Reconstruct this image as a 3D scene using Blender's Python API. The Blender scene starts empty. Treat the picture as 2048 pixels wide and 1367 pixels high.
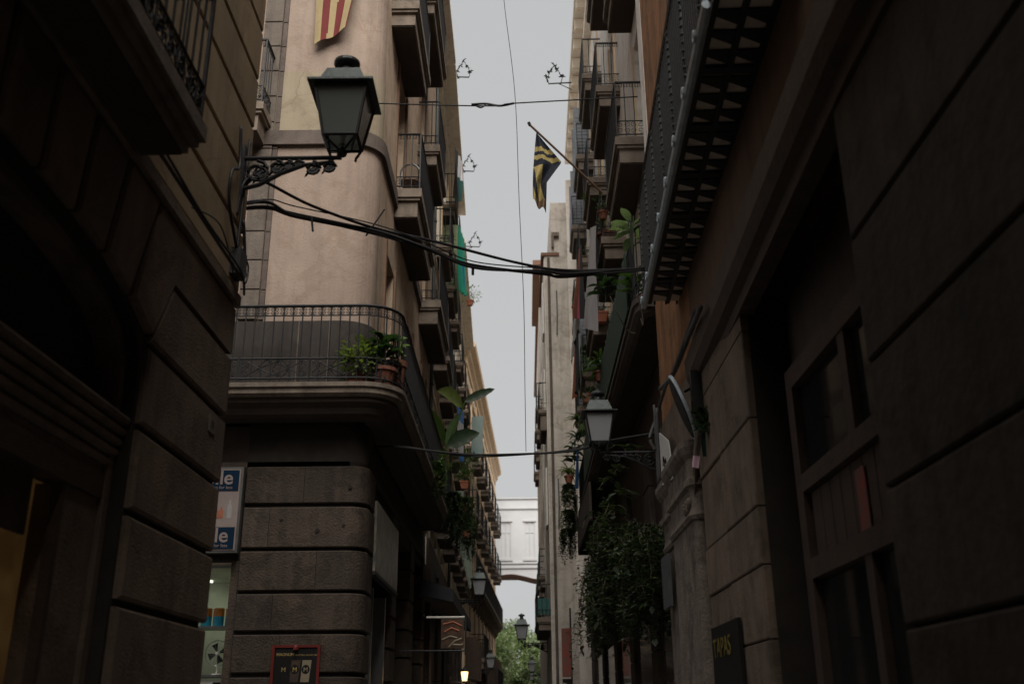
import bpy, bmesh, math, random
from mathutils import Vector, Matrix
random.seed(7)
C = bpy.context.scene.collection
scn = bpy.context.scene
PI = math.pi

# ------------------------------------------------------------------ camera
cam = bpy.data.cameras.new('camera')
co = bpy.data.objects.new('camera', cam); C.objects.link(co)
co.matrix_world = Matrix(((0.99994185, 0.00986136, 0.00436417, 0),
                          (0.0075323, -0.3490748, -0.93706459, 0),
                          (-0.00771731, 0.93704297, -0.34912878, 1.6),
                          (0, 0, 0, 1)))
cam.sensor_width = 36; cam.lens = 1990.5 / 2048 * 36
cam.clip_start = 0.05; cam.clip_end = 2000
cam.dof.use_dof = True; cam.dof.focus_distance = 13.5; cam.dof.aperture_fstop = 1.7
scn.camera = co

# ------------------------------------------------------------------ world, sun, exposure
SUN_EL, SUN_AZ = math.radians(46), math.radians(166)      # azimuth clockwise from +Y
w = bpy.data.worlds.new('World'); scn.world = w; w.use_nodes = True
nt = w.node_tree; nt.nodes.clear()
sky = nt.nodes.new('ShaderNodeTexSky'); sky.sky_type = 'NISHITA'; sky.sun_disc = False
sky.sun_elevation = SUN_EL; sky.sun_rotation = SUN_AZ
sky.air_density = 1.0; sky.dust_density = 4.0
hs = nt.nodes.new('ShaderNodeHueSaturation'); hs.inputs['Saturation'].default_value = 0.1
nt.links.new(sky.outputs[0], hs.inputs['Color'])
mx = nt.nodes.new('ShaderNodeMix'); mx.data_type = 'RGBA'
mx.inputs[0].default_value = 0.85                       # closed cloud cover over the clear sky
mx.inputs[7].default_value = (5.75, 5.82, 5.88, 1)
nt.links.new(hs.outputs[0], mx.inputs[6])
bgn = nt.nodes.new('ShaderNodeBackground'); bgn.inputs['Strength'].default_value = 0.1
nt.links.new(mx.outputs[2], bgn.inputs['Color'])
wo = nt.nodes.new('ShaderNodeOutputWorld'); nt.links.new(bgn.outputs[0], wo.inputs[0])

sl = bpy.data.lights.new('sun', 'SUN'); sl.energy = 4.6; sl.angle = math.radians(50); sl.color = (1, .93, .84)
so = bpy.data.objects.new('sun', sl); C.objects.link(so)
sd = Vector((math.sin(SUN_AZ) * math.cos(SUN_EL), math.cos(SUN_AZ) * math.cos(SUN_EL), math.sin(SUN_EL)))
so.rotation_euler = sd.to_track_quat('Z', 'Y').to_euler(); so.location = sd * 60
scn.view_settings.view_transform = 'Standard'; scn.view_settings.look = 'None'
scn.view_settings.exposure = 0.0; scn.view_settings.gamma = 1; scn.view_settings.use_curve_mapping = False
scn.render.engine = 'CYCLES'
scn.cycles.max_bounces = 6; scn.cycles.diffuse_bounces = 4; scn.cycles.transparent_max_bounces = 8

# ------------------------------------------------------------------ materials
def mat(name, c1, c2=None, scale=3.0, rough=.85, bump=.0, bscale=40, metal=0, streak=0, dirt=None, dirt_amt=.0, spec=.5, vary=0, blot=0, crack=0):
    m = bpy.data.materials.new(name); m.use_nodes = True
    t = m.node_tree; b = t.nodes['Principled BSDF']; L = t.links.new
    b.inputs['Roughness'].default_value = rough; b.inputs['Metallic'].default_value = metal
    b.inputs['Specular IOR Level'].default_value = spec
    geo = t.nodes.new('ShaderNodeNewGeometry')
    if c2 is None: c2 = tuple(x * .75 for x in c1)
    n1 = t.nodes.new('ShaderNodeTexNoise'); n1.inputs['Scale'].default_value = scale
    n1.inputs['Detail'].default_value = 8; n1.inputs['Roughness'].default_value = .65
    L(geo.outputs['Position'], n1.inputs['Vector'])
    r = t.nodes.new('ShaderNodeValToRGB'); r.color_ramp.elements[0].position = .33; r.color_ramp.elements[1].position = .68
    r.color_ramp.elements[0].color = (*c2, 1); r.color_ramp.elements[1].color = (*c1, 1)
    L(n1.outputs['Fac'], r.inputs[0]); col = r.outputs[0]
    if streak or dirt_amt:
        mp = t.nodes.new('ShaderNodeMapping'); mp.inputs['Scale'].default_value = (7, 7, .55)
        L(geo.outputs['Position'], mp.inputs[0])
        n2 = t.nodes.new('ShaderNodeTexNoise'); n2.inputs['Scale'].default_value = 1.0; n2.inputs['Detail'].default_value = 6
        L(mp.outputs[0], n2.inputs['Vector'])
        r2 = t.nodes.new('ShaderNodeValToRGB'); r2.color_ramp.elements[0].position = .45; r2.color_ramp.elements[1].position = .75
        r2.color_ramp.elements[0].color = (0, 0, 0, 1); r2.color_ramp.elements[1].color = (1, 1, 1, 1)
        L(n2.outputs['Fac'], r2.inputs[0])
        mm = t.nodes.new('ShaderNodeMath'); mm.operation = 'MULTIPLY'; mm.inputs[1].default_value = max(streak, dirt_amt)
        L(r2.outputs[0], mm.inputs[0])
        mi = t.nodes.new('ShaderNodeMix'); mi.data_type = 'RGBA'
        d = dirt or tuple(x * .45 for x in c2)
        mi.inputs[7].default_value = (*d, 1); L(col, mi.inputs[6]); L(mm.outputs[0], mi.inputs[0]); col = mi.outputs[2]
    def mul(col, fac_socket, dark):
        mi = t.nodes.new('ShaderNodeMix'); mi.data_type = 'RGBA'; mi.blend_type = 'MULTIPLY'; mi.inputs[7].default_value = (dark, dark * .97, dark * .94, 1)
        L(col, mi.inputs[6]); L(fac_socket, mi.inputs[0]); return mi.outputs[2]
    if blot:
        nb = t.nodes.new('ShaderNodeTexNoise'); nb.inputs['Scale'].default_value = 2.3; nb.inputs['Detail'].default_value = 10; nb.inputs['Roughness'].default_value = .72; nb.inputs['Distortion'].default_value = .6
        L(geo.outputs['Position'], nb.inputs['Vector'])
        rb = t.nodes.new('ShaderNodeValToRGB'); rb.color_ramp.elements[0].position = .50; rb.color_ramp.elements[1].position = .60
        rb.color_ramp.elements[0].color = (0, 0, 0, 1); rb.color_ramp.elements[1].color = (1, 1, 1, 1); L(nb.outputs['Fac'], rb.inputs[0]); col = mul(col, rb.outputs[0], 1 - blot)
    if crack:
        vo = t.nodes.new('ShaderNodeTexVoronoi'); vo.feature = 'DISTANCE_TO_EDGE'; vo.inputs['Scale'].default_value = .8
        nd = t.nodes.new('ShaderNodeTexNoise'); nd.inputs['Scale'].default_value = 3; nd.inputs['Detail'].default_value = 5; L(geo.outputs['Position'], nd.inputs['Vector'])
        va = t.nodes.new('ShaderNodeMixRGB'); va.inputs[0].default_value = .25; L(geo.outputs['Position'], va.inputs[1]); L(nd.outputs['Color'], va.inputs[2]); L(va.outputs[0], vo.inputs['Vector'])
        rc = t.nodes.new('ShaderNodeValToRGB'); rc.color_ramp.elements[0].position = .0; rc.color_ramp.elements[1].position = .006
        rc.color_ramp.elements[0].color = (1, 1, 1, 1); rc.color_ramp.elements[1].color = (0, 0, 0, 1); L(vo.outputs['Distance'], rc.inputs[0])
        cm = t.nodes.new('ShaderNodeMath'); cm.operation = 'MULTIPLY'; L(rc.outputs[0], cm.inputs[0]); L(n1.outputs['Fac'], cm.inputs[1]); col = mul(col, cm.outputs[0], 1 - crack)
    if vary:
        oi = t.nodes.new('ShaderNodeObjectInfo'); mr = t.nodes.new('ShaderNodeMapRange'); mr.inputs[3].default_value = 1 - vary; mr.inputs[4].default_value = 1 + vary; L(oi.outputs['Random'], mr.inputs[0])
        hv = t.nodes.new('ShaderNodeHueSaturation'); L(mr.outputs[0], hv.inputs['Value']); L(col, hv.inputs['Color']); col = hv.outputs[0]
    L(col, b.inputs['Base Color'])
    if bump:
        n3 = t.nodes.new('ShaderNodeTexNoise'); n3.inputs['Scale'].default_value = bscale; n3.inputs['Detail'].default_value = 6
        L(geo.outputs['Position'], n3.inputs['Vector'])
        ad = t.nodes.new('ShaderNodeMath'); ad.operation = 'ADD'; L(n3.outputs['Fac'], ad.inputs[0]); L(n1.outputs['Fac'], ad.inputs[1])
        bp = t.nodes.new('ShaderNodeBump'); bp.inputs['Strength'].default_value = bump; bp.inputs['Distance'].default_value = .02
        L(ad.outputs[0], bp.inputs['Height']); L(bp.outputs[0], b.inputs['Normal'])
    return m
def leafmat(name, c1, c2, rough=.45):
    m = mat(name, c1, c2, scale=9, rough=rough)
    t = m.node_tree; b = t.nodes['Principled BSDF']; out = t.nodes['Material Output']
    tr = t.nodes.new('ShaderNodeBsdfTranslucent'); tr.inputs[0].default_value = (c1[0] * 1.6, c1[1] * 1.9, c1[2] * .9, 1)
    ms = t.nodes.new('ShaderNodeMixShader'); ms.inputs[0].default_value = .3
    t.links.new(b.outputs[0], ms.inputs[1]); t.links.new(tr.outputs[0], ms.inputs[2]); t.links.new(ms.outputs[0], out.inputs[0])
    return m
def emis(name, c, s, c2=None, scale=6):
    m = bpy.data.materials.new(name); m.use_nodes = True; t = m.node_tree; b = t.nodes['Principled BSDF']
    b.inputs['Base Color'].default_value = (*c, 1); b.inputs['Emission Color'].default_value = (*c, 1); b.inputs['Emission Strength'].default_value = s
    if c2:
        n = t.nodes.new('ShaderNodeTexNoise'); n.inputs['Scale'].default_value = scale; g = t.nodes.new('ShaderNodeNewGeometry')
        t.links.new(g.outputs['Position'], n.inputs['Vector'])
        r = t.nodes.new('ShaderNodeValToRGB'); r.color_ramp.elements[0].position = .4; r.color_ramp.elements[1].position = .65
        r.color_ramp.elements[0].color = (*c2, 1); r.color_ramp.elements[1].color = (*c, 1)
        t.links.new(n.outputs['Fac'], r.inputs[0]); t.links.new(r.outputs[0], b.inputs['Emission Color'])
    return m
def glass(name, tint=(.8, .85, .85), alpha=.5, trans=(.7, .72, .74), diff=.5):
    m = bpy.data.materials.new(name); m.use_nodes = True; t = m.node_tree; t.nodes.clear()
    o = t.nodes.new('ShaderNodeOutputMaterial'); tr = t.nodes.new('ShaderNodeBsdfTranslucent'); tr.inputs[0].default_value = (*trans, 1)
    tp = t.nodes.new('ShaderNodeBsdfTransparent'); tp.inputs[0].default_value = (*tint, 1)
    gl = t.nodes.new('ShaderNodeBsdfGlossy'); gl.inputs['Roughness'].default_value = .15
    fr = t.nodes.new('ShaderNodeFresnel'); fr.inputs[0].default_value = 1.45
    a = t.nodes.new('ShaderNodeMixShader'); a.inputs[0].default_value = alpha
    b = t.nodes.new('ShaderNodeMixShader')
    df = t.nodes.new('ShaderNodeBsdfDiffuse'); df.inputs[0].default_value = (*trans, 1)
    td = t.nodes.new('ShaderNodeMixShader'); td.inputs[0].default_value = diff; t.links.new(tr.outputs[0], td.inputs[1]); t.links.new(df.outputs[0], td.inputs[2]); tr = td
    t.links.new(tp.outputs[0], a.inputs[1]); t.links.new(tr.outputs[0], a.inputs[2])
    t.links.new(fr.outputs[0], b.inputs[0]); t.links.new(a.outputs[0], b.inputs[1]); t.links.new(gl.outputs[0], b.inputs[2])
    t.links.new(b.outputs[0], o.inputs[0])
    return m
M = dict(
    stone_l=mat('warm_brown_sandstone', (.215, .155, .115), (.13, .095, .07), 1.7, .9, .5, 55, streak=.5, vary=.2, blot=.3),
    stone_b=mat('weathered_corner_stone', (.085, .06, .043), (.05, .036, .026), 2.3, .8, .7, 35, streak=.6, vary=.2, blot=.45),
    stone_c=mat('weathered_corner_stone_greyer', (.078, .057, .042), (.046, .034, .026), 2.9, .8, .6, 35, streak=.6, dirt=(.11, .088, .07), vary=.2, blot=.45),
    joint=mat('dark_joint', (.035, .028, .022), (.02, .016, .013), 5, .95),
    ochre=mat('ochre_render', (.42, .31, .19), (.34, .25, .15), 1.3, .9, .2, 60, streak=.35, vary=.06, blot=.15, crack=.5),
    pinkst=mat('pale_pinkish_render', (.385, .30, .245), (.29, .222, .182), .9, .9, .35, 30, streak=.4, dirt=(.19, .15, .12), blot=.12, crack=.22),
    greenish=mat('olive_tinged_render', (.32, .27, .195), (.28, .235, .17), 1.5, .9, .25, 45, streak=.25, blot=.15, crack=.5),
    grey=mat('grey_granite', (.048, .038, .032), (.028, .023, .02), 3.5, .85, .5, 60, streak=.4, dirt=(.09, .078, .066), blot=.3),
    quoin=mat('worn_quoin_stone', (.17, .14, .115), (.11, .09, .075), 3, .85, .4, 50, streak=.6, vary=.1, blot=.25),
    band=mat('grey_brown_string_course', (.13, .103, .088), (.085, .067, .058), 4, .85, .3, 50, blot=.3),
    warm=mat('warm_beige_facade', (.56, .43, .32), (.45, .34, .25), 1.5, .9, .2, 40, streak=.4, blot=.2, crack=.4),
    cream=mat('cream_facade', (.88, .81, .71), (.80, .71, .58), 2.2, .9, .2, 30, streak=.4, dirt=(.66, .52, .38), blot=.18),
    creamd=mat('amber_moulding', (.80, .63, .44), (.68, .50, .32), 3, .9, .2, 30, streak=.4),
    pale=mat('pale_grey_facade', (.84, .79, .73), (.74, .68, .62), 1.5, .9, .2, 30, streak=.4, dirt=(.50, .43, .36), blot=.2),
    bare=mat('bare_stained_party_wall', (.66, .61, .545), (.47, .43, .385), .8, .95, .4, 18, streak=.6, dirt=(.33, .30, .265), blot=.22, crack=.5),
    orange=mat('burnt_orange_render', (.36, .165, .065), (.22, .10, .04), 2.6, .9, .3, 40, streak=.75, dirt=(.12, .06, .028), blot=.35),
    plaster=mat('beige_brown_plaster', (.21, .155, .112), (.135, .10, .076), 2, .9, .4, 45, streak=.5, vary=.18, blot=.35),
    pillar=mat('pitted_pilaster_stone', (.26, .215, .175), (.15, .12, .10), 5, .85, .7, 35, streak=.5, blot=.45),
    slab=mat('balcony_stone', (.24, .195, .155), (.155, .125, .10), 4, .85, .4, 50, streak=.5, blot=.3),
    soffit=mat('shade_toned_soffit', (.075, .055, .045), (.05, .038, .03), 4, .9, .3, 40),  # dark tone paints in the shade under the balconies
    iron=mat('black_wrought_iron', (.03, .032, .034), (.018, .019, .021), 20, .5, .2, 90, metal=.4),
    ironb=mat('blue_grey_painted_steel', (.60, .70, .77), (.45, .54, .60), 12, .45, .1, 60, metal=.1, streak=.4),
    wood=mat('dark_brown_wood', (.075, .045, .03), (.045, .028, .02), 8, .7, .3, 50, streak=.5),
    woodl=mat('brown_wood_frame', (.22, .13, .08), (.15, .09, .055), 8, .7, .2, 50, streak=.4),
    white=mat('off_white_paint', (.72, .70, .66), (.60, .58, .54), 5, .6),
    bridget=mat('pale_bridge_trim', (.50, .51, .53), (.47, .48, .50), 2, .85), bridgew=mat('bright_white_stucco', (.53, .55, .58), (.50, .52, .55), 2, .85, .1, 30), pane=mat('dark_window_glass', (.02, .022, .024), (.015, .016, .018), 2, .08, spec=.8),
    panel=mat('pale_curtain_glass', (.42, .42, .40), (.32, .32, .31), 3, .25),
    shutg=mat('olive_green_shutter', (.20, .24, .12), (.15, .18, .09), 8, .6),
    shutt=mat('grey_green_shutter', (.21, .26, .20), (.15, .19, .15), 8, .6),
    shutb=mat('blue_grey_shutter', (.22, .235, .26), (.16, .175, .20), 8, .6),
    terra=mat('terracotta', (.42, .15, .085), (.31, .11, .06), 14, .8, .3, 60), terrad=mat('dark_old_terracotta', (.20, .075, .045), (.13, .05, .032), 14, .85, .3, 60), slabdark=mat('dark_grimy_slabs', (.070, .052, .040), (.034, .026, .021), 1.1, .9, .3, 14, streak=.6, vary=.25, blot=.45), orange_shaded=mat('shaded_orange_render', (.15, .085, .05), (.10, .058, .036), 1.8, .9, .3, 40, streak=.5), glassbrick=mat('pale_floor_tiles', (.80, .70, .61), (.68, .59, .51), 6, .5, vary=.0, blot=.3),
    soil=mat('soil', (.05, .035, .025), None, 20, 1),
    cable=mat('black_cable', (.018, .018, .02), None, 10, .5),
    rubber=mat('grey_cable', (.10, .10, .10), None, 10, .6),
    zinc=mat('lamp_green_grey_metal', (.07, .085, .085), (.045, .055, .055), 14, .45, .15, 60, metal=.5),
    paving=mat('street_paving', (.19, .18, .165), (.13, .12, .11), 2.5, .75, .4, 30),
    earth=mat('city_ground', (.12, .11, .10), None, .5, .9),
    roof=mat('brown_tile_eave', (.20, .10, .065), (.13, .07, .045), 10, .85, .3, 40),
    reed=mat('green_reed_screen', (.045, .085, .055), (.025, .05, .035), 30, .8, streak=.6),
    net=mat('teal_netting', (.05, .16, .15), (.03, .10, .095), 20, .8),
    shadeg=mat('grey_balcony_screen', (.09, .095, .10), (.06, .065, .07), 10, .8, streak=.4),
    leaf_d=leafmat('dark_glossy_leaf', (.028, .055, .024), (.015, .034, .016), .5),
    leaf_m=leafmat('mid_green_leaf', (.07, .12, .035), (.04, .075, .025)),
    leaf_y=leafmat('yellow_green_leaf', (.14, .18, .05), (.08, .11, .035)),
    leaf_i=leafmat('ivy_leaf', (.032, .05, .02), (.014, .024, .01)),
    leaf_p=leafmat('silvery_leaf', (.20, .26, .17), (.12, .17, .11)),
    tree=leafmat('plane_tree_leaf', (.21, .25, .15), (.11, .145, .075), .7),
    bark=mat('bark', (.14, .11, .085), None, 12, .95, .5, 30),
    cloth_g=mat('emerald_cloth', (.03, .62, .42), (.02, .48, .33), 3, .85),
    cloth_b=mat('blue_cloth', (.05, .26, .75), (.04, .18, .55), 3, .85),
    cloth_w=mat('white_cloth', (.72, .72, .76), (.6, .6, .65), 3, .85),
    cloth_l=mat('light_blue_cloth', (.20, .60, .82), (.75, .75, .55), 5, .85),
    cloth_p=mat('pink_cloth', (.62, .10, .26), (.45, .07, .18), 3, .85),
    cloth_r=mat('rust_cloth', (.40, .12, .06), (.28, .08, .04), 3, .85),
    cloth_k=mat('black_cloth', (.03, .03, .035), None, 3, .9),
    cloth_pk=mat('pale_pink_rag', (.75, .50, .62), None, 3, .85),
    cloth_t=mat('dark_teal_cloth', (.02, .12, .10), (.01, .07, .07), 6, .85),
    yellow=mat('flag_yellow', (.46, .37, .14), (.38, .30, .11), 4, .85),
    navy=mat('flag_navy', (.015, .02, .035), None, 4, .85),
    fred=mat('flag_red', (.17, .02, .02), (.12, .012, .012), 4, .85),
    fyel=mat('faded_flag_yellow', (.40, .31, .16), (.32, .25, .13), 4, .85),
    signblue=mat('sign_dark_blue', (.006, .026, .058), None, 2, .85, spec=.15),
    signwhite=mat('sign_white', (.34, .28, .265), None, 2, .85, spec=.15),
    red=mat('signal_red', (.17, .018, .012), (.12, .012, .01), 6, .5),
    black=mat('sign_black', (.015, .015, .015), None, 4, .6, spec=.2),
    golddim=mat('dim_yellow_paint', (.20, .15, .02), None, 6, .8, streak=.7), gold=mat('gold_print', (.42, .31, .12), None, 4, .5),
    creamprint=mat('cream_print', (.30, .25, .17), None, 4, .6),
    bread=mat('food_photo_print', (.12, .06, .03), (.03, .02, .015), 9, .5),
    teal=mat('teal_can', (.03, .30, .42), (.02, .2, .32), 10, .35),
    canor=mat('orange_can_band', (.55, .22, .05), None, 10, .35),
    lit=emis('warm_lit_glass', (1, .62, .30), 2.2),
    glow=emis('amber_lit_interior', (.42, .24, .075), .08, (.13, .07, .025), 3.0),
    lglass=glass('frosted_lantern_glass', (.8, .82, .84), .9, (.62, .64, .67), .55), nglass=glass('smoky_lantern_glass', (.62, .68, .68), .5, (.50, .55, .55), .4),
    shopwall=mat('shop_wall_cream', (.62, .64, .55), None, 3, .8),
    steel=mat('steel', (.35, .36, .36), None, 8, .35, metal=.8),
    hair=mat('brown_pot_cloth', (.3, .1, .05), None, 5, .9),
    poster=mat('faded_film_poster', (.34, .30, .24), (.09, .10, .09), 5, .35),
    posterr=mat('red_poster_print', (.35, .05, .03), (.12, .10, .09), 7, .5),
)

# ------------------------------------------------------------------ mesh helpers
class MB:
    def __init__(s): s.v = []; s.f = []; s.mi = []
    def add(s, vs, fs, mi=0):
        o = len(s.v); s.v += [tuple(p) for p in vs]; s.f += [tuple(i + o for i in f) for f in fs]; s.mi += [mi] * len(fs); return s
    def hexa(s, p, mi=0):
        return s.add(p, [(0, 3, 2, 1), (4, 5, 6, 7), (0, 1, 5, 4), (1, 2, 6, 5), (2, 3, 7, 6), (3, 0, 4, 7)], mi)
    def box(s, x0, x1, y0, y1, z0, z1, mi=0):
        return s.hexa([(x0, y0, z0), (x1, y0, z0), (x1, y1, z0), (x0, y1, z0), (x0, y0, z1), (x1, y0, z1), (x1, y1, z1), (x0, y1, z1)], mi)
    def tube(s, pts, r, n=6, mi=0, cap=True, r2=None):
        pts = [Vector(p) for p in pts]; k = len(pts); o = len(s.v)
        ref = None
        for i, p in enumerate(pts):
            d = (pts[min(i + 1, k - 1)] - pts[max(i - 1, 0)])
            if d.length < 1e-9: d = Vector((0, 0, 1))
            d.normalize()
            if ref is None:
                ref = Vector((0, 0, 1)) if abs(d.z) < .9 else Vector((1, 0, 0))
            a = d.cross(ref)
            if a.length < 1e-4: a = d.cross(Vector((.3, 1, .2)))
            a.normalize(); b = d.cross(a); ref = -b if False else ref
            rr = r if r2 is None else r + (r2 - r) * i / max(1, k - 1)
            for j in range(n):
                t = 2 * PI * j / n
                q = p + a * math.cos(t) * rr + b * math.sin(t) * rr; s.v.append(tuple(q))
        for i in range(k - 1):
            for j in range(n):
                j2 = (j + 1) % n
                s.f.append((o + i * n + j, o + i * n + j2, o + (i + 1) * n + j2, o + (i + 1) * n + j)); s.mi.append(mi)
        if cap:
            s.f.append(tuple(o + j for j in range(n))[::-1]); s.mi.append(mi)
            s.f.append(tuple(o + (k - 1) * n + j for j in range(n))); s.mi.append(mi)
        return s
    def lathe(s, prof, c=(0, 0, 0), n=16, mi=0, a0=0.0):
        o = len(s.v)
        for r, z in prof:
            for j in range(n):
                t = a0 + 2 * PI * j / n; s.v.append((c[0] + r * math.cos(t), c[1] + r * math.sin(t), c[2] + z))
        for i in range(len(prof) - 1):
            for j in range(n):
                j2 = (j + 1) % n; s.f.append((o + i * n + j, o + i * n + j2, o + (i + 1) * n + j2, o + (i + 1) * n + j)); s.mi.append(mi)
        s.f.append(tuple(o + j for j in range(n))[::-1]); s.mi.append(mi)
        k = len(prof) - 1; s.f.append(tuple(o + k * n + j for j in range(n))); s.mi.append(mi)
        return s
    def leaf(s, base, d, L, W, droop=.3, seg=3, mi=0):
        base = Vector(base); d = Vector(d).normalized(); side = d.cross(Vector((0, 0, 1)))
        if side.length < .05: side = Vector((1, 0, 0))
        side.normalize(); o = len(s.v); p = base.copy(); dd = d.copy()
        for i in range(seg + 1):
            t = i / seg; wd = W * math.sin(PI * min(1, .12 + .88 * t)) ** .8 * .5 if i < seg else 0.001
            s.v.append(tuple(p - side * wd)); s.v.append(tuple(p + side * wd))
            p = p + dd * (L / seg); dd = (dd + Vector((0, 0, -droop))).normalized()
        for i in range(seg):
            s.f.append((o + 2 * i, o + 2 * i + 1, o + 2 * i + 3, o + 2 * i + 2)); s.mi.append(mi)
        return s

org = {}
def base_of(o): return org.get(o.name, Vector((0, 0, 0)))
def link(o, parent=None):
    C.objects.link(o)
    if parent is not None: o.parent = parent
    return o
def build(name, mb, m, parent=None, smooth=False, kind=None, origin=None, label=None, nrm=True):
    """world-space mesh -> object below parent (children sit at their thing's origin)"""
    b = base_of(parent) if parent is not None else Vector(origin or (0, 0, 0))
    me = bpy.data.meshes.new(name)
    me.from_pydata([(x - b.x, y - b.y, z - b.z) for x, y, z in mb.v], [], mb.f)
    ms = m if isinstance(m, (list, tuple)) else [m]
    for q in ms: me.materials.append(q)
    if len(ms) > 1: me.polygons.foreach_set('material_index', mb.mi)
    if nrm and len(mb.f) < 60000:
        bm = bmesh.new(); bm.from_mesh(me); bmesh.ops.recalc_face_normals(bm, faces=bm.faces); bm.to_mesh(me); bm.free()
    if smooth: me.polygons.foreach_set('use_smooth', [True] * len(me.polygons))
    me.update()
    o = bpy.data.objects.new(name, me); link(o, parent)
    org[o.name] = b
    if parent is None: o.location = b
    if kind: o['kind'] = kind
    if label: o['label'] = label
    return o
def thing(name, loc, label, cat, group=None):
    o = bpy.data.objects.new(name, None); o.empty_display_size = .2; C.objects.link(o); o.location = loc
    org[o.name] = Vector(loc); o['label'] = label; o['category'] = cat
    if group: o['group'] = group
    return o
def tag(o, label, cat, group=None):
    o['label'] = label; o['category'] = cat
    if group: o['group'] = group
    return o
def copy_tree(root, loc, label, rotz=None, scale=None, group=None):
    r = root.copy(); C.objects.link(r); r.location = loc; org[r.name] = Vector(loc); r['label'] = label
    if rotz is not None: r.rotation_euler = (0, 0, rotz)
    if scale: r.scale = (scale,) * 3
    if group: r['group'] = group
    for ch in list(root.children):
        c = ch.copy(); C.objects.link(c); c.parent = r
        for g in list(ch.children):
            d = g.copy(); C.objects.link(d); d.parent = c
    return r
def text_mesh(s, size, loc, xdir, updir, m, parent, name='lettering', depth=.002, bold=.0, align='LEFT', sx=1):
    cu = bpy.data.curves.new(name, 'FONT'); cu.body = s; cu.size = size; cu.extrude = depth; cu.offset = bold; cu.align_x = align
    to = bpy.data.objects.new('tmp', cu); C.objects.link(to)
    bpy.context.view_layer.update()
    me = bpy.data.meshes.new_from_object(to.evaluated_get(bpy.context.evaluated_depsgraph_get()))
    bpy.data.objects.remove(to)
    X = Vector(xdir).normalized(); U = Vector(updir).normalized(); N = X.cross(U)
    b = base_of(parent)
    for v in me.vertices:
        p = Vector(loc) + X * v.co.x * sx + U * v.co.y + N * v.co.z - b; v.co = p
    me.materials.clear(); me.materials.append(m)
    o = bpy.data.objects.new(name, me); link(o, parent); org[o.name] = b
    return o

class Fr:
    """facade frame: s along the wall, d outward from it, z up"""
    def __init__(s, o, u, n): s.o = Vector((*o, 0)); s.u = Vector((*u, 0)).normalized(); s.n = Vector((*n, 0)).normalized()
    def p(s, a, d, z): q = s.o + s.u * a + s.n * d; return (q.x, q.y, z)
    def box(s, mb, a0, a1, d0, d1, z0, z1, mi=0):
        return mb.hexa([s.p(a0, d0, z0), s.p(a1, d0, z0), s.p(a1, d1, z0), s.p(a0, d1, z0), s.p(a0, d0, z1), s.p(a1, d0, z1), s.p(a1, d1, z1), s.p(a0, d1, z1)], mi)
    def stone(s, mb, poly, d0, d1, bev=.012):
        n = len(poly); cx = sum(p[0] for p in poly) / n; cz = sum(p[1] for p in poly) / n
        def ins(p, k):
            dx, dz = cx - p[0], cz - p[1]; 
            return (p[0] + math.copysign(min(abs(dx), k), dx), p[1] + math.copysign(min(abs(dz), k), dz))
        vs = [s.p(a, d0, z) for a, z in poly] + [s.p(a, d1 - bev, z) for a, z in poly] + [s.p(*((lambda q: (q[0], d1, q[1]))(ins(p, bev)))) for p in poly]
        fs = [tuple(range(n))[::-1], tuple(range(2 * n, 3 * n))]
        for k in (0, n):
            for i in range(n): j = (i + 1) % n; fs.append((k + i, k + j, k + n + j, k + n + i))
        mb.add(vs, fs); return mb
    def wall(s, mb, a0, a1, z0, z1, ops=(), th=.3, back=4.0):
        As = sorted({a0, a1, *[o[0] for o in ops], *[o[1] for o in ops]}); Zs = sorted({z0, z1, *[o[2] for o in ops], *[o[3] for o in ops]})
        inside = lambda a, z: any(o[0] < a < o[1] and o[2] < z < o[3] for o in ops)
        for i in range(len(As) - 1):
            for j in range(len(Zs) - 1):
                if not inside((As[i] + As[i + 1]) / 2, (Zs[j] + Zs[j + 1]) / 2):
                    mb.add([s.p(As[i], 0, Zs[j]), s.p(As[i + 1], 0, Zs[j]), s.p(As[i + 1], 0, Zs[j + 1]), s.p(As[i], 0, Zs[j + 1])], [(0, 1, 2, 3)])
        for a, b, c, d in ops:
            q = [(a, c), (b, c), (b, d), (a, d)]
            for i in range(4):
                p0, p1 = q[i], q[(i + 1) % 4]
                mb.add([s.p(p0[0], 0, p0[1]), s.p(p1[0], 0, p1[1]), s.p(p1[0], -th, p1[1]), s.p(p0[0], -th, p0[1])], [(0, 1, 2, 3)])
        # closed body behind the facade
        P = [s.p(a0, 0, z0), s.p(a1, 0, z0), s.p(a1, -back, z0), s.p(a0, -back, z0), s.p(a0, 0, z1), s.p(a1, 0, z1), s.p(a1, -back, z1), s.p(a0, -back, z1)]
        mb.add(P, [(4, 5, 6, 7), (1, 2, 6, 5), (2, 3, 7, 6), (3, 0, 4, 7)])
        mb.add([s.p(a0, -th, z0), s.p(a1, -th, z0), s.p(a1, -th, z1), s.p(a0, -th, z1)], [(0, 1, 2, 3)])
        return mb
RT = lambda x: Fr((x, 0), (0, 1), (-1, 0))
LF = lambda x: Fr((x, 0), (0, 1), (1, 0))

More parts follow.
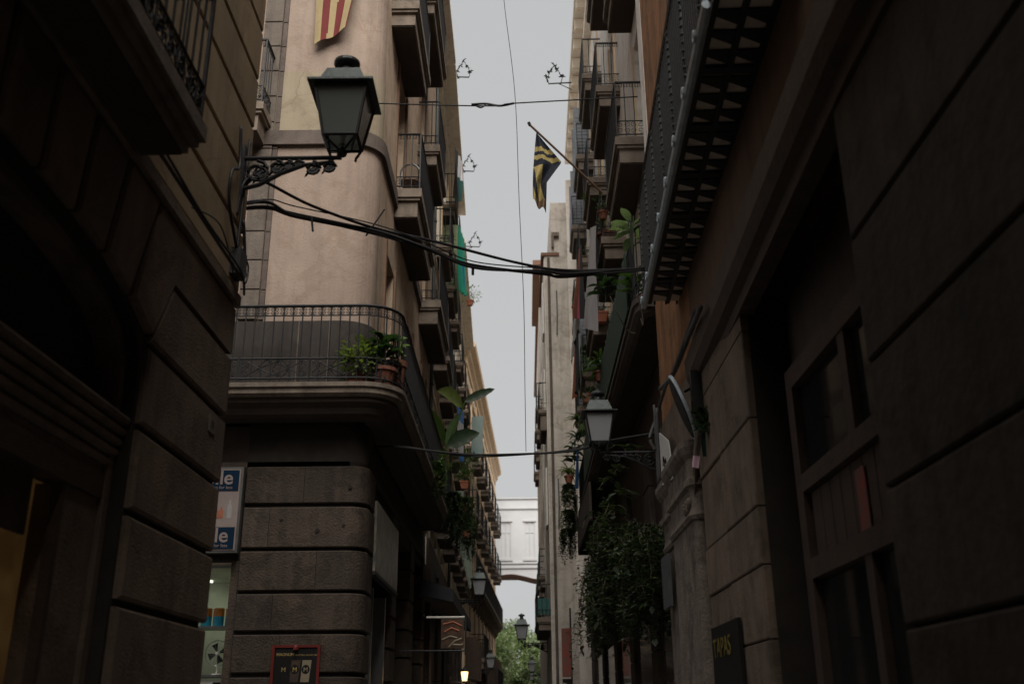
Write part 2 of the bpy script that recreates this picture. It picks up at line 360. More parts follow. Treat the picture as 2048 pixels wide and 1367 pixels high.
def window(fr, bld, a0, a1, z0, z1, fm, pm, rec=.2, mull=True, shut=None, shut_open=True):
    mb = MB(); t = .06; e = .003
    a0 += e; a1 -= e; z0 += e; z1 -= e
    fr.box(mb, a0, a0 + t, -rec, -rec + .06, z0, z1); fr.box(mb, a1 - t, a1, -rec, -rec + .06, z0, z1)
    fr.box(mb, a0 + t, a1 - t, -rec, -rec + .058, z1 - t, z1); fr.box(mb, a0 + t, a1 - t, -rec, -rec + .058, z0, z0 + t)
    if mull:
        m = (a0 + a1) / 2; fr.box(mb, m - .04, m + .04, -rec, -rec + .054, z0 + t, z1 - t)
        zz = z0 + (z1 - z0) * .7; fr.box(mb, a0 + t, m - .04, -rec, -rec + .05, zz, zz + .05); fr.box(mb, m + .04, a1 - t, -rec, -rec + .05, zz, zz + .05)
    w = build('window', mb, fm, bld)
    g = MB(); fr.box(g, a0 + t / 2, a1 - t / 2, -rec + .01, -rec + .02, z0 + t / 2, z1 - t / 2); build('pane', g, pm, w)
    if shut:
        for side in (0, 1):
            sb = MB(); wd = (a1 - a0) / 2 - .02
            if shut_open:
                A = a0 - .02 if side == 0 else a1 + .02
                q0, q1 = (A - .05, A) if side == 0 else (A, A + .05)
                fr.box(sb, q0, q1, -.02, -.02 + wd, z0 + .02, z1 - .02)
                for k in range(int((z1 - z0 - .3) / .12)):
                    z = z0 + .15 + k * .12; fr.box(sb, q0 - .012, q1 + .012, .03, wd - .07, z, z + .06)
            else:
                A = a0 + .01 if side == 0 else (a0 + a1) / 2 + .01
                fr.box(sb, A, A + wd, -.06, -.02, z0 + .02, z1 - .02)
                for k in range(int((z1 - z0 - .3) / .12)):
                    z = z0 + .15 + k * .12; fr.box(sb, A + .06, A + wd - .06, -.025, -.005, z, z + .06)
            build('shutter', sb, shut, w)
    return w

def spiral(c, ex, ez, r, turns=1.4, n=12, a0=0.0, sgn=1):
    c = Vector(c); ex = Vector(ex); ez = Vector(ez); out = []
    for i in range(n + 1):
        t = i / n; a = a0 + sgn * turns * 2 * PI * t; rr = r * (1 - .8 * t)
        out.append(c + ex * math.cos(a) * rr + ez * math.sin(a) * rr)
    return out
def frieze(mb, p0, p1, z0, z1, r=.006, step=None, n=4, seg=10):
    """row of paired C scrolls between two rails, from p0 to p1 in plan"""
    p0 = Vector((*p0, 0)); p1 = Vector((*p1, 0)); L = (p1 - p0).length
    if L < .05: return
    e = (p1 - p0) / L; h = z1 - z0; step = step or h * 1.1; k = max(1, round(L / step)); st = L / k; U = Vector((0, 0, 1))
    for i in range(k):
        for sx in (.27, .73):
            for sz in (.27, .73):
                c = p0 + e * (i + sx) * st + U * (z0 + h * sz)
                mb.tube(spiral(c, e * (-1 if sx > .5 else 1), U * (1 if sz > .5 else -1), min(h, st) * .25, 1.3, seg, PI / 2), r, n, cap=False)

def balcony(fr, bld, a0, a1, z, depth, rail=1.02, slab_t=.16, mould=.14, det=1, sm=None, screen=None, mats=None, spacing=.12, lower=.24, iron=None, name='balcony'):
    """z = top of the slab"""
    iron = iron or M['iron']
    mb = MB()
    fr.box(mb, a0, a1, .002, depth, z - slab_t, z)
    fr.box(mb, a0 + .03, a1 - .03, .003, depth - .03, z - slab_t - .05, z - slab_t)
    fr.box(mb, a0 + .08, a1 - .08, .002, depth - .07, z - slab_t - mould, z - slab_t - .05)
    b = build(name, mb, sm or M['slab'], bld)
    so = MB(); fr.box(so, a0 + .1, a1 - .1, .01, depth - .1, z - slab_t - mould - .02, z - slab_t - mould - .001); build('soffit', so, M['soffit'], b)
    zt = z + rail; r = MB(); c = [(a0 + .04, .0), (a0 + .04, depth - .04), (a1 - .04, depth - .04), (a1 - .04, .0)]
    for i in range(3):
        p, q = c[i], c[i + 1]
        for zz, rr in ((zt, .02), (z + .06, .013), (z + lower, .011)):
            r.tube([fr.p(p[0], p[1], zz), fr.p(q[0], q[1], zz)], rr, 5)
    for p in (c[1], c[2]): r.tube([fr.p(p[0], p[1], z), fr.p(p[0], p[1], zt)], .016, 5)
    build('rail', r, iron, b)
    bars = MB(); bars2 = []
    for i in range(3):
        p, q = c[i], c[i + 1]; L = math.hypot(q[0] - p[0], q[1] - p[1]); k = max(1, int(L / spacing))
        for j in range(1, k):
            t = j / k; x = (p[0] + (q[0] - p[0]) * t, p[1] + (q[1] - p[1]) * t)
            if i == 0 and det >= 2:
                m1 = MB(); m1.tube([fr.p(x[0], x[1], z + .03), fr.p(x[0], x[1], zt)], .009, 5); bars2.append(m1)
            else: bars.tube([fr.p(x[0], x[1], z + .03), fr.p(x[0], x[1], zt)], .0085, 4, cap=False)
    o = build('railing_bars', bars, iron, b); o['kind'] = 'stuff'
    for m1 in bars2: build('baluster', m1, iron, b)
    if det >= 1:
        s = MB()
        for i in (range(3) if det >= 2 else (0,)):
            p, q = fr.p(*c[i], 0), fr.p(*c[i + 1], 0)
            frieze(s, p[:2], q[:2], z + .07, z + lower, .006, seg=9 if det > 1 else 7)
            if det >= 2: frieze(s, p[:2], q[:2], zt - .1, zt - .01, .005, seg=7)
        build('scrollwork', s, iron, b)['kind'] = 'stuff'
    if screen:
        g = MB(); fr.box(g, a0 + .05, a1 - .05, depth - .032, depth - .022, z + .08, zt - .04); build('screen', g, screen, b)
    return b

def sweep(mb, path, prof, closed=True, mi=0):
    """path: list of (point(x,y), normal(x,y)); prof: list of (offset, z)"""
    o = len(mb.v); k = len(prof)
    for (x, y), (nx, ny) in path:
        for d, z in prof: mb.v.append((x + nx * d, y + ny * d, z))
    for i in range(len(path) - 1):
        for j in range(k if closed else k - 1):
            j2 = (j + 1) % k; mb.f.append((o + i * k + j, o + i * k + j2, o + (i + 1) * k + j2, o + (i + 1) * k + j)); mb.mi.append(mi)
    if closed:
        mb.f.append(tuple(o + j for j in range(k))); mb.f.append(tuple(o + (len(path) - 1) * k + j for j in range(k))[::-1]); mb.mi += [mi, mi]
    return mb
def corner_path(x0, yf, xs, y1, r, n=8):
    """front wall y=yf from x0 to the corner, round arc, then side wall x=xs up to y1"""
    P = [((x0, yf), (0, -1)), ((xs - r, yf), (0, -1))]
    for i in range(1, n):
        a = PI / 2 * i / n; P.append(((xs - r + r * math.sin(a), yf + r - r * math.cos(a)), (math.sin(a), -math.cos(a))))
    P += [((xs, yf + r), (1, 0)), ((xs, y1), (1, 0))]
    return P

# ================================================================== GROUND
g = MB(); g.add([(-600, -600, -.02), (600, -600, -.02), (600, 600, -.02), (-600, 600, -.02)], [(0, 1, 2, 3)]); build('ground', g, M['earth'], kind='structure')
g = MB(); g.box(-9, 4, -14, 95, -.015, 0); build('street_paving', g, M['paving'], kind='structure')

# ================================================================== LEFT CORNER BUILDING (L1)
L1 = thing('corner_building', (-2.2, 7.25, 0), 'dark sandstone and ochre building nearest on the left, with arched shop and lantern corner', 'building')
f = LF(-2.2)
mb = MB(); D = .045   # structural wall sits 4.5 cm behind the block faces
fb = LF(-2.2 - D)
# wall with the arched opening
def arch_pts():
    pts = [(5.58, 0), (5.58, 3.45), (5.55, 3.60), (5.46, 3.72), (5.25, 3.83), (4.9, 3.91), (4.5, 3.95), (4.0, 3.965), (3.4, 3.97), (2.8, 3.965), (2.3, 3.95), (1.9, 3.91), (1.55, 3.83), (1.34, 3.72), (1.25, 3.6), (1.22, 3.45), (1.22, 0)]
    return pts
AP = arch_pts()
zt = 4.62
for (a, z), (b, z2) in zip(AP[1:-2], AP[2:-1]):
    mb.add([fb.p(a, 0, z), fb.p(b, 0, z2), fb.p(b, 0, zt), fb.p(a, 0, zt)], [(0, 1, 2, 3)])
mb.add([fb.p(5.58, 0, 0), fb.p(7.25 - D, 0, 0), fb.p(7.25 - D, 0, zt), fb.p(5.58, 0, zt)], [(0, 1, 2, 3)])
mb.add([fb.p(-9, 0, 0), fb.p(1.22, 0, 0), fb.p(1.22, 0, zt), fb.p(-9, 0, zt)], [(0, 1, 2, 3)])
for (a, z), (b, z2) in zip(AP[:-1], AP[1:]):
    mb.add([fb.p(a, 0, z), fb.p(b, 0, z2), fb.p(b, -.5, z2), fb.p(a, -.5, z)], [(0, 1, 2, 3)])
mb.add([fb.p(7.25 - D, 0, 0), fb.p(7.25 - D, -7, 0), fb.p(7.25 - D, -7, zt), fb.p(7.25 - D, 0, zt)], [(0, 1, 2, 3)])
build('wall', mb, M['joint'], L1)
mb = MB(); fb.box(mb, -9, 7.25 - D, -7, 0, 4.62, 10.8); build('upper_wall', mb, M['joint'], L1)
mb = MB(); fb.box(mb, -9, 7.2, -7, -1.0, 0, 4.61); build('inner_wall', mb, M['joint'], L1)
# quarter return of the corner: end face blocks
fe = Fr((-2.2, 7.25), (-1, 0), (0, 1))
zs = [0, .7, 1.2, 1.7, 2.19, 2.69, 3.19, 3.70, 4.20, 4.62]
for i in range(len(zs) - 1):
    z0, z1 = zs[i] + .022, zs[i + 1] - .022
    a0 = 5.62
    if i == 7: poly = [(5.62, z0), (7.25, z0), (7.25, z1), (5.88, z1)]
    elif i == 8: poly = [(5.87, z0), (7.25, z0), (7.25, z1), (5.52, z1), (5.28, 3.87), (5.6, 3.76)]
    else: poly = [(a0, z0), (7.25, z0), (7.25, z1), (a0, z1)]
    mb = MB(); f.stone(mb, poly, -D, 0, .018); build('stone', mb, M['stone_l'], L1)
    mb = MB(); fe.stone(mb, [(.02, z0), (2.4, z0), (2.4, z1), (.02, z1)], -.05, 0, .015); build('stone', mb, M['stone_l'], L1)
# voussoirs
J = [(5.50, 4.60, 5.24, 3.86), (4.98, 4.60, 4.84, 3.95), (4.52, 4.60, 4.45, 3.985), (4.07, 4.60, 4.05, 3.995), (3.62, 4.60, 3.62, 4.0), (3.18, 4.6, 3.2, 4.0), (2.72, 4.6, 2.79, 3.995), (2.27, 4.6, 2.38, 3.97), (1.8, 4.6, 1.96, 3.94), (1.28, 4.6, 1.55, 3.86)]
for (a, z, b, zz), (a2, z2, b2, zz2) in zip(J[:-1], J[1:]):
    mb = MB(); f.stone(mb, [(a2 + .02, z2), (a - .02, z), (b - .02, zz), (b2 + .02, zz2)], -D, 0, .018); build('stone', mb, M['stone_l'], L1)
for y0 in (-.6, -2.6, -4.6, -6.6):
    for i in range(len(zs) - 1):
        mb = MB(); f.stone(mb, [(y0 + .01, zs[i] + .022), (y0 + (1.8 if y0 == -.6 else 1.98), zs[i] + .022), (y0 + (1.8 if y0 == -.6 else 1.98), zs[i + 1] - .022), (y0 + .01, zs[i + 1] - .022)], -D, 0, .018); build('stone', mb, M['stone_l'], L1)
# arch inner moulding
mb = MB()
ip = [(a + (.0 if a > 3.4 else 0), z) for a, z in AP]
for (a, z), (b, z2) in zip(AP[:-1], AP[1:]):
    k = lambda a, z, q: (3.4 + (a - 3.4) * (1 - q / 2.2), z if z < 3 else z - q * .8)
    A0, B0 = (a, z), (b, z2); A1, B1 = k(a, z, .07), k(b, z2, .07)
    for d0, d1, X0, X1, Y0, Y1 in ((-.12, -.12, A0, B0, A1, B1),):
        mb.add([f.p(X0[0], d0, X0[1]), f.p(X1[0], d0, X1[1]), f.p(Y1[0], d1, Y1[1]), f.p(Y0[0], d1, Y0[1])], [(0, 1, 2, 3)])
        mb.add([f.p(Y0[0], d0, Y0[1]), f.p(Y1[0], d0, Y1[1]), f.p(Y1[0], -.5, Y1[1]), f.p(Y0[0], -.5, Y0[1])], [(0, 1, 2, 3)])
build('arch_moulding', mb, M['stone_l'], L1)
# plinth cornice between stone and render, string of render bands
mb = MB(); fb.box(mb, -9, 7.25, -.2, .07, 4.622, 4.70); build('string_course', mb, M['stone_l'], L1)
zb = [4.72, 5.24, 5.73, 6.24, 6.72, 7.22, 7.72, 8.22, 8.72, 9.22, 9.72, 10.3, 10.9]
for i in range(len(zb) - 1):
    z0, z1 = zb[i] + .018, zb[i + 1] - .018
    mb = MB(); f.stone(mb, [(-9, z0), (7.25, z0), (7.25, z1), (-9, z1)], -D, 0, .01); build('render_band', mb, M['ochre'], L1)
    mb = MB(); fe.stone(mb, [(.01, z0), (7, z0), (7, z1), (.01, z1)], -.05, 0, .01); build('render_band', mb, M['ochre'], L1)
# balcony
b1 = balcony(f, L1, -3.0, 5.14, 4.90, .36, rail=1.0, slab_t=.1, mould=.12, det=2, spacing=.115, lower=.26)
mb = MB()
for k in range(46):
    y = -2.9 + k * .175; f_ = f
    c = Vector(f.p(y + .08, .32, 5.03))
    mb.tube(spiral(c, (0, 1, 0), (0, 0, 1), .08, 1.5, 14, k * 1.3, 1 if k % 2 else -1), .008, 5)
    mb.tube(spiral(c + Vector((0, .03, .03)), (0, 1, 0), (0, 0, 1), .05, 1.2, 9, k * 2.1, -1), .007, 4)
build('scroll_panel', mb, M['iron'], b1)
# shopfront in the arch, only 15 cm behind the stone face
g2 = LF(-2.35)
mb = MB(); g2.box(mb, 1.23, 5.57, -.2, .0, 2.88, 2.93); build('shopfront_lintel', mb, M['stone_l'], L1)
for k, (z0, z1, dd) in enumerate([(2.935, 2.985, .03), (2.995, 3.045, .05), (3.055, 3.105, .065), (3.115, 3.165, .08), (3.175, 3.235, .095)]):
    mb = MB(); pr = [(dd * .3, z0), (dd, z0 + .010), (dd + .008, (z0 + z1) / 2), (dd, z1 - .010), (dd * .3, z1), (-.1, z1), (-.1, z0)]
    sweep(mb, [((-2.35, 1.23), (1, 0)), ((-2.35, 5.57), (1, 0))], pr); build('rib_moulding', mb, M['stone_l'], L1)
mb = MB(); g2.box(mb, 1.23, 5.57, -.3, -.12, 3.236, 4.6); build('arch_back_wall', mb, M['joint'], L1)
mb = MB(); g2.box(mb, 1.23, 5.57, -.12, .02, 2.74, 2.878); build('shopfront_beam', mb, M['wood'], L1)
mb = MB(); g2.box(mb, 5.09, 5.57, -.16, -.0, 0, 2.738); build('shopfront_jamb', mb, M['stone_l'], L1)
for q in (5.05, 2.9):
    mb = MB(); g2.box(mb, q, q + .04, -.05, .004, 0, 2.738); build('window_post', mb, M['wood'], L1)
mb = MB(); g2.box(mb, 1.23, 5.5, -.19, -.17, 0, 2.8); build('lit_shop_interior', mb, M['glow'], L1)
mb = MB(); g2.box(mb, 4.2, 4.90, -.10, -.08, 2.44, 2.738); build('hanging_blind', mb, M['wood'], L1)
mb = MB(); g2.box(mb, 4.2, 4.72, -.15, -.09, 1.3, 1.86); build('window_display', mb, M['wood'], L1)

# ================================================================== ROUND CORNERED BUILDING (B2)
B2 = thing('round_cornered_building', (-2.05, 13, 0), 'pinkish rendered building with round corner above banded stone ground floor and long iron balcony', 'building')
XS = -2.05
mb = MB()
lo = corner_path(-3.62, 13.05, -2.03, 13.75, .22)
sweep(mb, lo, [(0, 0), (0, 5.35), (-.35, 5.35), (-.35, 0)]); build('ground_floor_wall', mb, M['joint'], B2)
cz = [0, .55, 1.06, 1.55, 2.06, 2.57, 3.07, 3.61, 4.18, 4.725]
for i in range(len(cz) - 1):
    z0, z1 = cz[i] + .026 + .006 * math.sin(i * 5), cz[i + 1] - .02; d = .05 + .006 * math.sin(i * 3.1)
    xj = -2.95 + .35 * math.sin(i * 2.4); pf = [(-.02, z0), (d - .012, z0), (d, z0 + .014), (d, z1 - .014), (d - .012, z1), (-.02, z1)]
    mb = MB(); sweep(mb, corner_path(xj + .003, 13.05, -2.03, 13.70, .2), pf); build('stone', mb, M['stone_b'], B2)
    mb = MB(); sweep(mb, [((-3.60, 13.05), (0, -1)), ((xj - .003, 13.05), (0, -1))], [(a - .004 * (a > 0), b) for a, b in pf]); build('stone', mb, M['stone_c'] if i % 2 else M['stone_b'], B2)
mb = MB(); sweep(mb, corner_path(-9, 13.05, -2.03, 21.9, .22), [(-.3, 4.70), (.0, 4.70), (-.0, 4.78), (-.10, 4.80), (-.10, 5.3), (-.3, 5.3)]); build('frieze_wall', mb, M['soffit'], B2)  # darker colour carries the shade of the balcony above
# upper body
Z0 = 5.45
up = corner_path(-9, 13.0, XS, 22.4, .42, 10)
mb = MB()
fs_ = LF(XS)
def upper(z0, z1, m, off=0, name='wall', x0=-9, y1=13.43):
    mb = MB(); sweep(mb, corner_path(x0, 13.0, XS, y1, .42, 10), [(off, z0), (off, z1), (-.3, z1), (-.3, z0)]); return build(name, mb, m, B2, smooth=False)
upper(Z0, 6.78, M['grey'], .03, 'granite_dado')
for k, xx in enumerate((-3.05, -2.62)):
    mb = MB(); mb.box(xx, xx + .015, 12.962, 12.971, Z0 + .2, 6.77); build('pale_run_stain', mb, M['quoin'], B2)
upper(6.78, 9.62, M['pinkst'], 0)
upper(9.62, 9.86, M['band'], .07, 'string_course', y1=22.3)
upper(9.86, 10.94, M['greenish'], .012)
upper(10.94, 17.6, M['pinkst'], 0)
# side facade with openings
ops = [(14.2, 15.3, 5.75, 8.5), (17.2, 18.3, 5.75, 8.5), (20.2, 21.2, 5.75, 8.5),
       (14.95, 16.1, 9.95, 12.45), (19.6, 20.8, 9.95, 12.45), (14.1, 15.3, 12.95, 15.3), (18.5, 19.7, 12.95, 15.3), (14.1, 15.3, 15.75, 17.4), (18.5, 19.7, 15.75, 17.4)]
mb = MB(); fs_.wall(mb, 13.43, 22.4, 5.45, 17.62, ops, .3, 5); build('side_wall', mb, M['warm'], B2)
for i, o in enumerate(ops):
    window(fs_, B2, *o, M['woodl'] if i % 2 else M['wood'], M['pane'], .22)
    for a0, a1, z0, z1 in ((o[0] - .12, o[0], o[2], o[3] + .12), (o[1], o[1] + .12, o[2], o[3] + .12)):
        m2 = MB(); fs_.box(m2, a0, a1, -.01, .035, z0, z1); build('door_surround', m2, M['woodl'], B2)
mb = MB(); mb.box(-9, -2.5, 13.5, 22.3, 4.8, 17.5); mb.box(-9, -4.2, 13.05, 13.5, 4.75, 17.5); build('core_wall', mb, M['warm'], B2)
mb = MB(); sweep(mb, corner_path(-9, 13, XS, 22.4, .42, 8), [(-.4, 17.6), (.02, 17.6), (.06, 17.75), (.3, 17.85), (.5, 17.92), (.5, 18.05), (-.4, 18.05)]); build('roof_cornice', mb, M['cream'], B2)
# quoin pilaster on the left of the front
zq = 6.8
k = 0
while zq < 16:
    h = .46; mb = MB(); ff = Fr((0, 13.0), (1, 0), (0, -1))
    ff.stone(mb, [(-3.92, zq + .006), (-3.64 - .0, zq + .006), (-3.64, zq + h - .006), (-3.92, zq + h - .006)], -.05, .05, .01); build('quoin_stone', mb, M['quoin'], B2)
    mb = MB(); ff.stone(mb, [(-3.63, zq + .004), (-3.56, zq + .004), (-3.56, zq + h - .004), (-3.63, zq + h - .004)], -.05, .028, .006); build('quoin_edge', mb, M['band'], B2)
    zq += h; k += 1
# small balcony on the alley side, level 2
bq = balcony(Fr((-3.66, 13.0), (-1, 0), (0, -1)), B2, 0.02, 2.2, 10.05, .55, rail=1.12, slab_t=.12, mould=.32, det=2, lower=.3)
bq2 = None
# long first floor balcony wrapping the corner
yo, xo, R = 12.42, -1.52, .55
bp = corner_path(-9, yo, xo, 21.5, R, 10)
mb = MB()
sweep(mb, bp, [(-.55, 5.70), (0, 5.70), (0.0, 5.64), (-.03, 5.62), (-.03, 5.56), (-.07, 5.52), (-.55, 5.52)])
bl = build('first_floor_balcony', mb, M['slab'], B2)
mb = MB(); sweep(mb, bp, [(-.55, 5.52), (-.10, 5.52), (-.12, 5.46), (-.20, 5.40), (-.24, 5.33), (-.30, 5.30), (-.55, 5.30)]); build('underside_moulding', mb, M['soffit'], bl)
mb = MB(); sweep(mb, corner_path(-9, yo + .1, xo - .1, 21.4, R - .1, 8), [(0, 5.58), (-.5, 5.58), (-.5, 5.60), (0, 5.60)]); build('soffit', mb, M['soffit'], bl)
rp = corner_path(-9, yo + .06, xo - .06, 21.45, R - .06, 10)
pts = [(p[0], p[1]) for p, n in rp]
mb = MB()
for z, r in ((6.80, .022), (6.66, .009), (6.045, .014), (5.77, .014)): mb.tube([(x, y, z) for x, y in pts], r, 6)
build('rail', mb, M['iron'], bl)
# resample path
def resample(pts, st):
    out = []; acc = 0
    for (x0, y0), (x1, y1) in zip(pts[:-1], pts[1:]):
        L = math.hypot(x1 - x0, y1 - y0)
        while acc <= L:
            out.append((x0 + (x1 - x0) * acc / L, y0 + (y1 - y0) * acc / L)); acc += st
        acc -= L
    return out
rs = resample([(-4.55, yo + .06)] + pts[1:], .128)
bm_ = MB(); bm_.tube([(0, 0, 5.72), (0, 0, 6.80)], .010, 6)
bmesh_ = None
for i, (x, y) in enumerate(rs):
    if bmesh_ is None:
        o = build('baluster', bm_, M['iron'], bl); bmesh_ = o.data; o.location = (x, y, 0)
    else:
        o = bpy.data.objects.new('baluster', bmesh_); link(o, bl); o.location = (x, y, 0)
mb = MB()
fine = resample([(-4.55, yo + .06)] + pts[1:], .128)
U = Vector((0, 0, 1))
for (x0, y0), (x1, y1) in zip(fine[:-1], fine[1:]):
    e = Vector((x1 - x0, y1 - y0, 0)); P = Vector((x0, y0, 0))
    if y0 > 18: continue
    for sx in (.27, .73):
        for sz in (6.695, 6.755):
            mb.tube(spiral(P + e * sx + U * sz, e.normalized() * (-1 if sx > .5 else 1), U * (1 if sz > 6.72 else -1), .03, 1.25, 9, PI / 2), .0055, 4, cap=False)
build('top_scroll_frieze', mb, M['iron'], bl)
mb = MB(); fine = resample([(-4.65, yo + .06)] + pts[1:], .95); fr2 = resample([(-4.65, yo + .06)] + pts[1:], .95 / 20)
for i in range(0, len(fr2) - 20, 20):
    if fr2[i][1] > 19.5: break
    def Q(t, z):
        k = t * 20; a = int(min(k, 19)); q = k - a; x0, y0 = fr2[i + a]; x1, y1 = fr2[i + a + 1]; return Vector((x0 + (x1 - x0) * q, y0 + (y1 - y0) * q, z))
    zc = 5.907
    for t0, sg in ((.0, 1), (1.0, -1)):
        for sz in (1, -1):
            c = Q(t0 + sg * .09, zc + sz * .062); e = (Q(min(1, t0 + .05), 0) - Q(max(0, t0 - .05), 0)).normalized()
            mb.tube(spiral(c, e * sg, U * sz, .062, 1.9, 20, -PI / 2), .008, 5)
            mb.tube([Q(t0 + sg * (.09 + .46 * q), zc + sz * (.12 - .24 * (q * .9 + .1 * math.sin(q * PI)))) for q in [j / 8 for j in range(9)]], .008, 5)
            mb.tube([Q(t0 + sg * (.30 + .2 * q), zc + sz * (.02 + .10 * math.sin(q * PI))) for q in [j / 6 for j in range(7)]], .006, 4)
            c = Q(.5 - sg * .2, zc + sz * .02); mb.tube(spiral(c, e, U, .03, 1.3, 9, 0, sz), .006, 4)
            c = Q(.5 - sg * .05, zc + sz * .095); mb.tube(spiral(c, e, U, .026, 1.3, 9, 1, sz), .006, 4)
    for q in (0.0,): mb.tube([Q(0, 5.68), Q(0, 6.06)], .016, 6)
build('scroll_panel', mb, M['iron'], bl)
# street side balconies above
for (a0, a1, z, det) in ((14.9, 17.7, 9.95, 2), (13.75, 16.0, 12.9, 2), (18.3, 20.3, 12.9, 1), (17.0, 19.8, 15.75, 1), (13.9, 16.0, 15.75, 0), (19.3, 22.0, 9.75, 1)):
    balcony(fs_, B2, a0, a1, z, .47, det=det, slab_t=.16, mould=.34 if z < 10 else .28, rail=1.08)
# ground floor side: piers and shop openings
mb = MB(); fs_.box(mb, 13.75, 22.4, -1.0, -.35, 0, 5.3); build('shop_back_wall', mb, M['wood'], B2)
for a0, a1 in ((16.35, 17.1), (19.2, 19.9), (21.7, 22.4)):
    for i in range(len(cz) - 1):
        mb = MB(); fs_.stone(mb, [(a0, cz[i] + .02), (a1, cz[i] + .02), (a1, cz[i + 1] - .02), (a0, cz[i + 1] - .02)], -.4, .0, .02); build('stone', mb, M['stone_b'], B2)
mb = MB(); fs_.box(mb, 13.75, 22.4, -.4, -.03, 4.5, 5.25); build('shop_lintel', mb, M['joint'], B2)
sd_ = MB(); fs_.box(sd_, 13.76, 13.84, -.3, -.02, 0, 3.35); shd = build('side_shop_door', sd_, M['steel'], B2)
for q0, q1 in ((14.55, 14.6), (15.9, 16.0)):
    sd_ = MB(); fs_.box(sd_, q0, q1, -.3, -.03, 0, 3.3); build('post', sd_, M['steel'], shd)
sd_ = MB(); fs_.box(sd_, 13.84, 14.55, -.2, -.18, 0, 3.3); build('glass_pane', sd_, M['shopwall'], shd)
sd_ = MB(); fs_.box(sd_, 14.62, 15.9, -.3, -.28, 0, 3.3); build('glass_pane', sd_, M['panel'], shd)
# alley side shop beside the quoin
mb = MB(); mb.box(-9, -4.9, 13.05, 13.45, 0, 4.7); mb.box(-3.72, -3.60, 13.06, 13.5, 0, 3.48); build('alley_wall', mb, M['stone_b'], B2)
mb = MB(); mb.box(-9, -3.6, 13.06, 13.4, 4.6, 4.72); mb.box(-9, -3.6, 13.08, 13.3, 3.49, 4.6); build('fascia_board', mb, M['joint'], B2)
shop = thing('lit_kiosk_interior', (-4.3, 14, 0), 'small brightly lit shop interior with shelves seen past the dark stone corner', 'shop')
mb = MB(); mb.box(-4.9, -3.72, 14.9, 14.95, 0, 3.48); mb.box(-3.735, -3.725, 13.5, 14.9, 0, 3.48); mb.box(-4.9, -4.89, 13.5, 14.9, 0, 3.48)
build('wall', mb, M['shopwall'], shop)
mb = MB(); mb.box(-4.88, -3.74, 13.3, 14.9, 3.42, 3.46); build('ceiling', mb, M['shopwall'], shop)
for z in (2.66, 2.06):
    mb = MB(); mb.box(-4.88, -3.74, 13.36, 13.75, z, z + .03); build('shelf', mb, M['steel'], shop)
mb = MB(); mb.box(-3.76, -3.73, 13.28, 13.34, 0, 3.42); build('door_post', mb, M['steel'], shop)
mb = MB(); mb.box(-4.8, -4.4, 14.5, 14.6, 3.39, 3.415); build('lamp_tube', mb, emis('tube', (.95, 1, .82), 1.6), shop)
al = bpy.data.lights.new('shop_lamp', 'AREA'); al.energy = 2.6; al.size = .8; al.color = (.93, 1, .78)
ao = bpy.data.objects.new('shop_lamp', al); ao.location = (-4.3, 14.05, 3.35); C.objects.link(ao); ao.parent = None
for i, (x, lb) in enumerate(((-3.79, 'rightmost teal and orange tin on the lit shop shelf'), (-3.95, 'second teal and orange tin from right on the lit shelf'), (-4.11, 'third teal and orange tin from right on the lit shelf'))):
    t = thing('tin', (x, 13.5, 2.69), lb, 'tin', 'tins on the lit shelf')
    mb = MB(); mb.lathe([(.066, 0), (.07, .01), (.07, .13)], (x, 13.5, 2.69), 14); build('body', mb, M['teal'], t, smooth=False)
    mb = MB(); mb.lathe([(.0705, .131), (.0705, .225), (.064, .235)], (x, 13.5, 2.69), 14); build('top_band', mb, M['canor'], t)
t = thing('desk_fan', (-3.93, 13.55, 2.09), 'small wire desk fan on the middle shelf of the lit shop', 'fan')
mb = MB()
for k in range(20): a = 2 * PI * k / 20; mb.tube([(-3.93 + .03 * math.cos(a), 13.5, 2.36 + .03 * math.sin(a)), (-3.93 + .16 * math.cos(a), 13.52, 2.36 + .16 * math.sin(a))], .002, 3)
mb.tube([(-3.93 + .16 * math.cos(2 * PI * k / 20), 13.52, 2.36 + .16 * math.sin(2 * PI * k / 20)) for k in range(21)], .005, 4); build('guard', mb, M['steel'], t)
mb = MB()
for k in range(4):
    a = PI / 2 * k + .4; mb.hexa([(-3.93 + .03 * math.cos(a + q) , 13.53 + e, 2.36 + .03 * math.sin(a + q)) if r == 0 else (-3.93 + .13 * math.cos(a + q), 13.53 + e, 2.36 + .13 * math.sin(a + q)) for e in (0, .004) for q, r in ((-.35, 0), (-.35, 1), (.35, 1), (.35, 0))])
build('blades', mb, M['black'], t)
mb = MB(); mb.lathe([(.03, 0), (.03, .03)], (-3.93, 13.51, 2.345), 10); mb.tube([(-3.93, 13.56, 2.09), (-3.93, 13.56, 2.34)], .012, 6); mb.lathe([(.07, 0), (.07, .02)], (-3.93, 13.56, 2.09), 14); build('stand', mb, M['white'], t)
t = thing('cardboard_carton', (-4.0, 13.55, 1.1), 'pale printed carton below the desk fan in the lit shop', 'carton')
mb = MB(); mb.box(-4.2, -3.8, 13.4, 13.7, 1.55, 2.02); build('box', mb, M['white'], t); mb = MB(); mb.box(-3.92, -3.82, 13.396, 13.399, 1.9, 2.0); build('label_patch', mb, M['black'], t)

